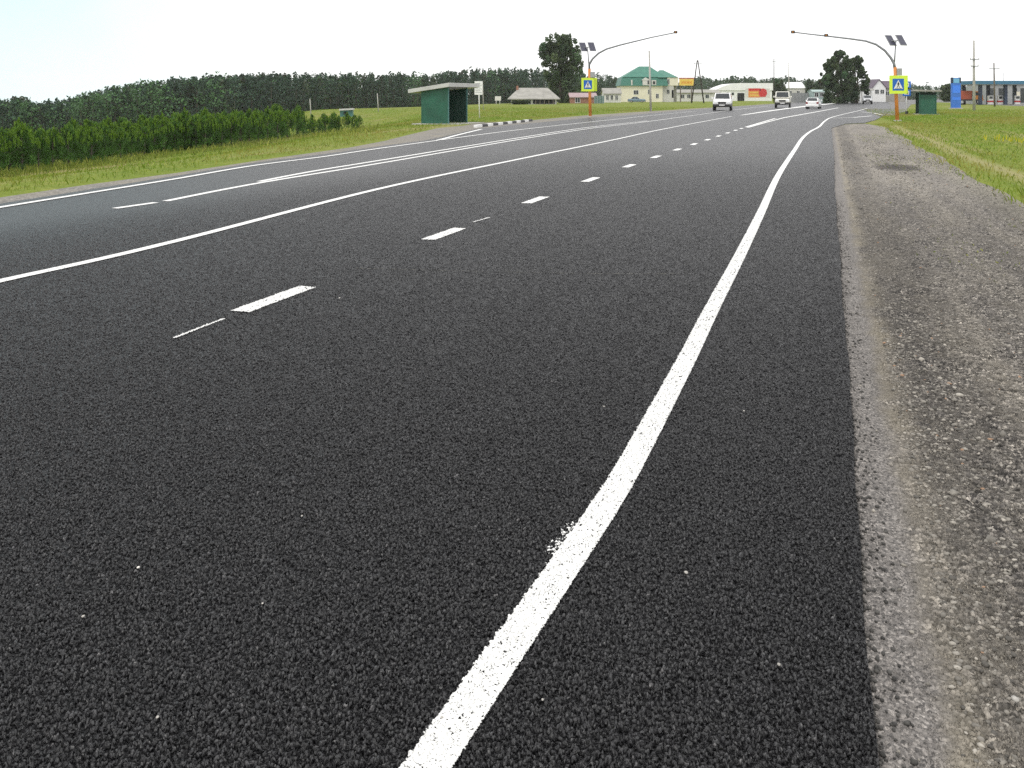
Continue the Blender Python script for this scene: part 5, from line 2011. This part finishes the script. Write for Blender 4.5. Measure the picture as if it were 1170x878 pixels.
def car(label, loc, rz, spec, paint, group=None, name='parked_car', cat='car'):
    """front towards -y"""
    t = thing(name, label, cat, loc, rz, group)
    L, W, H, r = spec['L'], spec['W'], spec['H'], spec['r']
    g, belt, hood = spec['clear'], spec['belt'], spec['hood']
    hw = W / 2
    y0, y1 = -L / 2, L / 2
    b = MB()
    hull(b, [(y0, g + 0.08, hood * 0.86, hw * 0.86, hw * 0.80), (y0 + 0.12, g, hood * 0.96, hw * 0.95, hw * 0.88), (y0 + 0.5, g, hood, hw, hw * 0.92), (spec['ws'] - 0.05, g, belt * 0.99, hw, hw * 0.94), (spec['rw'], g, belt, hw, hw * 0.94), (y1 - 0.25, g, belt * 0.99, hw * 0.99, hw * 0.92), (y1, g + 0.1, belt * 0.94, hw * 0.94, hw * 0.86)])
    body = b.build('body', M[paint], t, 0.04)
    # cabin: roof and pillars, glass set proud of it
    a0, a1, a2, a3 = spec['ws'], spec['ws'] + spec['rake'], spec['rw'] - spec['rrake'], spec['rw']
    wr = hw * spec.get('tumble', 0.80)
    wb = hw * 0.93
    b = MB()
    b.add([(-wb, a0, belt - 0.03), (wb, a0, belt - 0.03), (wb, a3, belt - 0.03), (-wb, a3, belt - 0.03), (-wr, a1, H), (wr, a1, H), (wr, a2, H), (-wr, a2, H)], [(3, 2, 1, 0), (4, 5, 6, 7), (0, 1, 5, 4), (1, 2, 6, 5), (2, 3, 7, 6), (3, 0, 4, 7)])
    b.build('roof', M[paint], t, 0.06)

    def pane(name, q, off, top=0.9, bot=0.08, side=0.08):
        c = [Vector(p) for p in q]
        def bil(u, v):
            return c[0].lerp(c[1], u).lerp(c[3].lerp(c[2], u), v)
        nrm = (c[1] - c[0]).cross(c[3] - c[0]).normalized() * off
        P = [bil(side, bot), bil(1 - side, bot), bil(1 - side, top), bil(side, top)]
        b = MB()
        b.add([p + nrm for p in P] + [p - nrm for p in P], [(0, 1, 2, 3), (7, 6, 5, 4), (0, 4, 5, 1), (1, 5, 6, 2), (2, 6, 7, 3), (3, 7, 4, 0)])
        b.build(name, M['glass'], t)
    pane('windscreen', [(-wb, a0, belt), (wb, a0, belt), (wr, a1, H), (-wr, a1, H)], 0.012)
    pane('rear_window', [(wb, a3, belt), (-wb, a3, belt), (-wr, a2, H), (wr, a2, H)], 0.012, bot=0.16)
    for sgn in (-1, 1):
        m0 = (a0 + a3) / 2
        mt = (a1 + a2) / 2
        pane('side_window', [(sgn * wb, a0, belt), (sgn * wb, m0 - 0.04, belt), (sgn * wr, mt - 0.04, H), (sgn * wr, a1, H)], 0.012, side=0.06)
        pane('side_window', [(sgn * wb, m0 + 0.04, belt), (sgn * wb, a3, belt), (sgn * wr, a2, H), (sgn * wr, mt + 0.04, H)], 0.012, side=0.06)
        b = MB()
        b.box(sgn * hw * 0.96, a0 + 0.28, belt + 0.02, sgn * (hw * 0.96 + 0.22), a0 + 0.40, belt + 0.20)
        b.build('wing_mirror', M[spec.get('mirror', paint)], t, 0.02)
        b = MB()
        b.box(sgn * hw * 0.48, y0 - 0.02, hood * 0.68, sgn * hw * 0.84, y0 + 0.22, hood * 0.86)
        b.build('headlight', M['lamp'], t, 0.02)
        b = MB()
        b.box(sgn * hw * 0.62, y1 - 0.2, belt * 0.66, sgn * hw * 0.92, y1 + 0.02, belt * 0.92)
        b.build('tail_light', M['tail'], t, 0.02)
        for yy in (spec['fw'], spec['bw']):
            wheel(t, sgn * (hw - 0.11), yy, r, 0.22)
    b = MB()
    b.box(-hw * 0.42, y0 - 0.03, hood * 0.64, hw * 0.42, y0 + 0.2, hood * 0.82)
    b.build('grille', M['trim'], t, 0.01)
    b = MB()
    b.box(-hw * 0.93, y0 - 0.08, g + 0.02, hw * 0.93, y0 + 0.25, g + 0.26)
    b.build('front_bumper', M[spec.get('bumper', 'trim')], t, 0.03)
    b = MB()
    b.box(-hw * 0.93, y1 - 0.25, g + 0.02, hw * 0.93, y1 + 0.07, g + 0.28)
    b.build('rear_bumper', M[spec.get('bumper', 'trim')], t, 0.03)
    for yy, sg in ((y0 - 0.095, 1), (y1 + 0.085, -1)):
        b = MB()
        b.box(-0.26, yy - 0.008, g + 0.1, 0.26, yy + 0.008, g + 0.21)
        b.build('number_plate', M['white'], t)
    b = MB()
    b.box(-hw * 0.86, y0 + 0.4, g - 0.06, hw * 0.86, y1 - 0.4, g + 0.05)
    b.build('underbody', M['trim'], t)
    return t


SUV = dict(L=4.8, W=1.88, H=1.86, r=0.39, clear=0.42, belt=1.20, hood=1.12, ws=-1.05, rake=0.62, rw=2.25, rrake=0.25, fw=-1.5, bw=1.35, tumble=0.82)
VAN = dict(L=4.4, W=1.94, H=2.06, r=0.37, clear=0.45, belt=1.30, hood=1.22, ws=-2.05, rake=0.30, rw=2.12, rrake=0.10, fw=-1.3, bw=1.1, tumble=0.86)
HATCH = dict(tumble=0.70, L=4.1, W=1.72, H=1.43, r=0.31, clear=0.24, belt=0.95, hood=0.88, ws=-0.9, rake=0.75, rw=1.95, rrake=0.55, fw=-1.3, bw=1.25, bumper='car_white')
SEDAN = dict(L=4.4, W=1.72, H=1.45, r=0.30, clear=0.22, belt=0.92, hood=0.86, ws=-0.75, rake=0.7, rw=1.45, rrake=0.6, fw=-1.35, bw=1.3)


def on_road(px, by):
    x, y = gp(px, by)
    return (x, y, 0.0)


SUVO = car('white off-road car driving towards the viewer with headlights ahead of the hangar', on_road(825.8, 126.2), -TH + R(4), SUV, 'car_white', name='off_road_car', cat='car')
VANO = car('off-white boxy van driving towards the viewer beside the median', on_road(894.5, 123.4), -TH + R(1), VAN, 'car_cream', name='van', cat='van')
SUVO.scale = (1.12, 1.05, 1.08)
VANO.scale = (1.08, 1.05, 1.10)
car('white hatchback driving away in the nearest lanes', on_road(929.5, 124.3), math.pi - TH - R(4), HATCH, 'car_white', name='hatchback_car', cat='car')
x, y = at(991, 190), 190.0
car('silver car coming out past the far trees', (x, y, 0.0), -TH, dict(SUV, H=1.75, W=1.8, r=0.34), 'car_silver', name='silver_car', cat='car')
xg, yg = at(727.5, 235), 235.0
car('blue-grey car parked before the green-roofed building', (xg, yg, float(zt(xg, yg))), R(80), SEDAN, 'car_blue', name='parked_car', cat='car')

# red truck by the filling station: cab and dump body on a dark frame
Yt = 178.0
t = thing('red_truck', 'red-brown tipper truck standing between the blue pylon and the filling station', 'truck', (at(1104.5, Yt), Yt, -0.02), R(62))
b = MB()
b.box(-1.15, -2.0, 0.75, 1.15, 2.4, 1.0)
b.build('frame', M['trim'], t)
b = MB()
b.prism([(-0.9, 1.0), (2.5, 1.0), (2.7, 2.65), (-1.0, 2.65)], -1.2, 1.2, 'x')
b.build('tipper_body', M['red_brown'], t, 0.03)
b = MB()
b.prism([(-2.9, 0.75), (-1.1, 0.75), (-1.1, 2.55), (-2.4, 2.55), (-2.75, 1.7)], -1.1, 1.1, 'x')
cab = b.build('cab', M['orange_print'], t, 0.05)
b = MB()
b.prism([(-2.72, 1.8), (-2.44, 2.42), (-2.50, 2.45), (-2.78, 1.8)], -0.95, 0.95, 'x')
b.build('windscreen', M['glass'], cab)
for sgn in (-1, 1):
    b = MB()
    b.box(sgn * 1.095, -2.2, 1.75, sgn * 1.115, -1.35, 2.35)
    b.build('side_window', M['glass'], cab)
    b = MB()
    b.box(sgn * 0.6, -2.97, 0.95, sgn * 0.95, -2.85, 1.2)
    b.build('headlight', M['lamp'], t)
    for yy in (-2.1, 0.8, 1.9):
        wheel(t, sgn * 0.98, yy, 0.5, 0.32)
b = MB()
b.box(-1.15, -3.05, 0.5, 1.15, -2.88, 0.85)
b.build('front_bumper', M['dirty_white'], t, 0.02)

# ------------------------------------------------------------------ the air
b = MB()
b.box(-1750, -1750, -80, 1750, 1750, 40)
mh = bpy.data.materials.new('haze')
mh.use_nodes = True
hn = mh.node_tree
hn.nodes.clear()
ho = hn.nodes.new('ShaderNodeOutputMaterial')
pv = hn.nodes.new('ShaderNodeVolumePrincipled')
pv.inputs['Color'].default_value = (0.97, 0.985, 1.0, 1)
pv.inputs['Density'].default_value = 0.00013
pv.inputs['Anisotropy'].default_value = 0.0
hn.links.new(pv.outputs[0], ho.inputs['Volume'])
hz = kind(b.build('haze', mh), 'stuff')
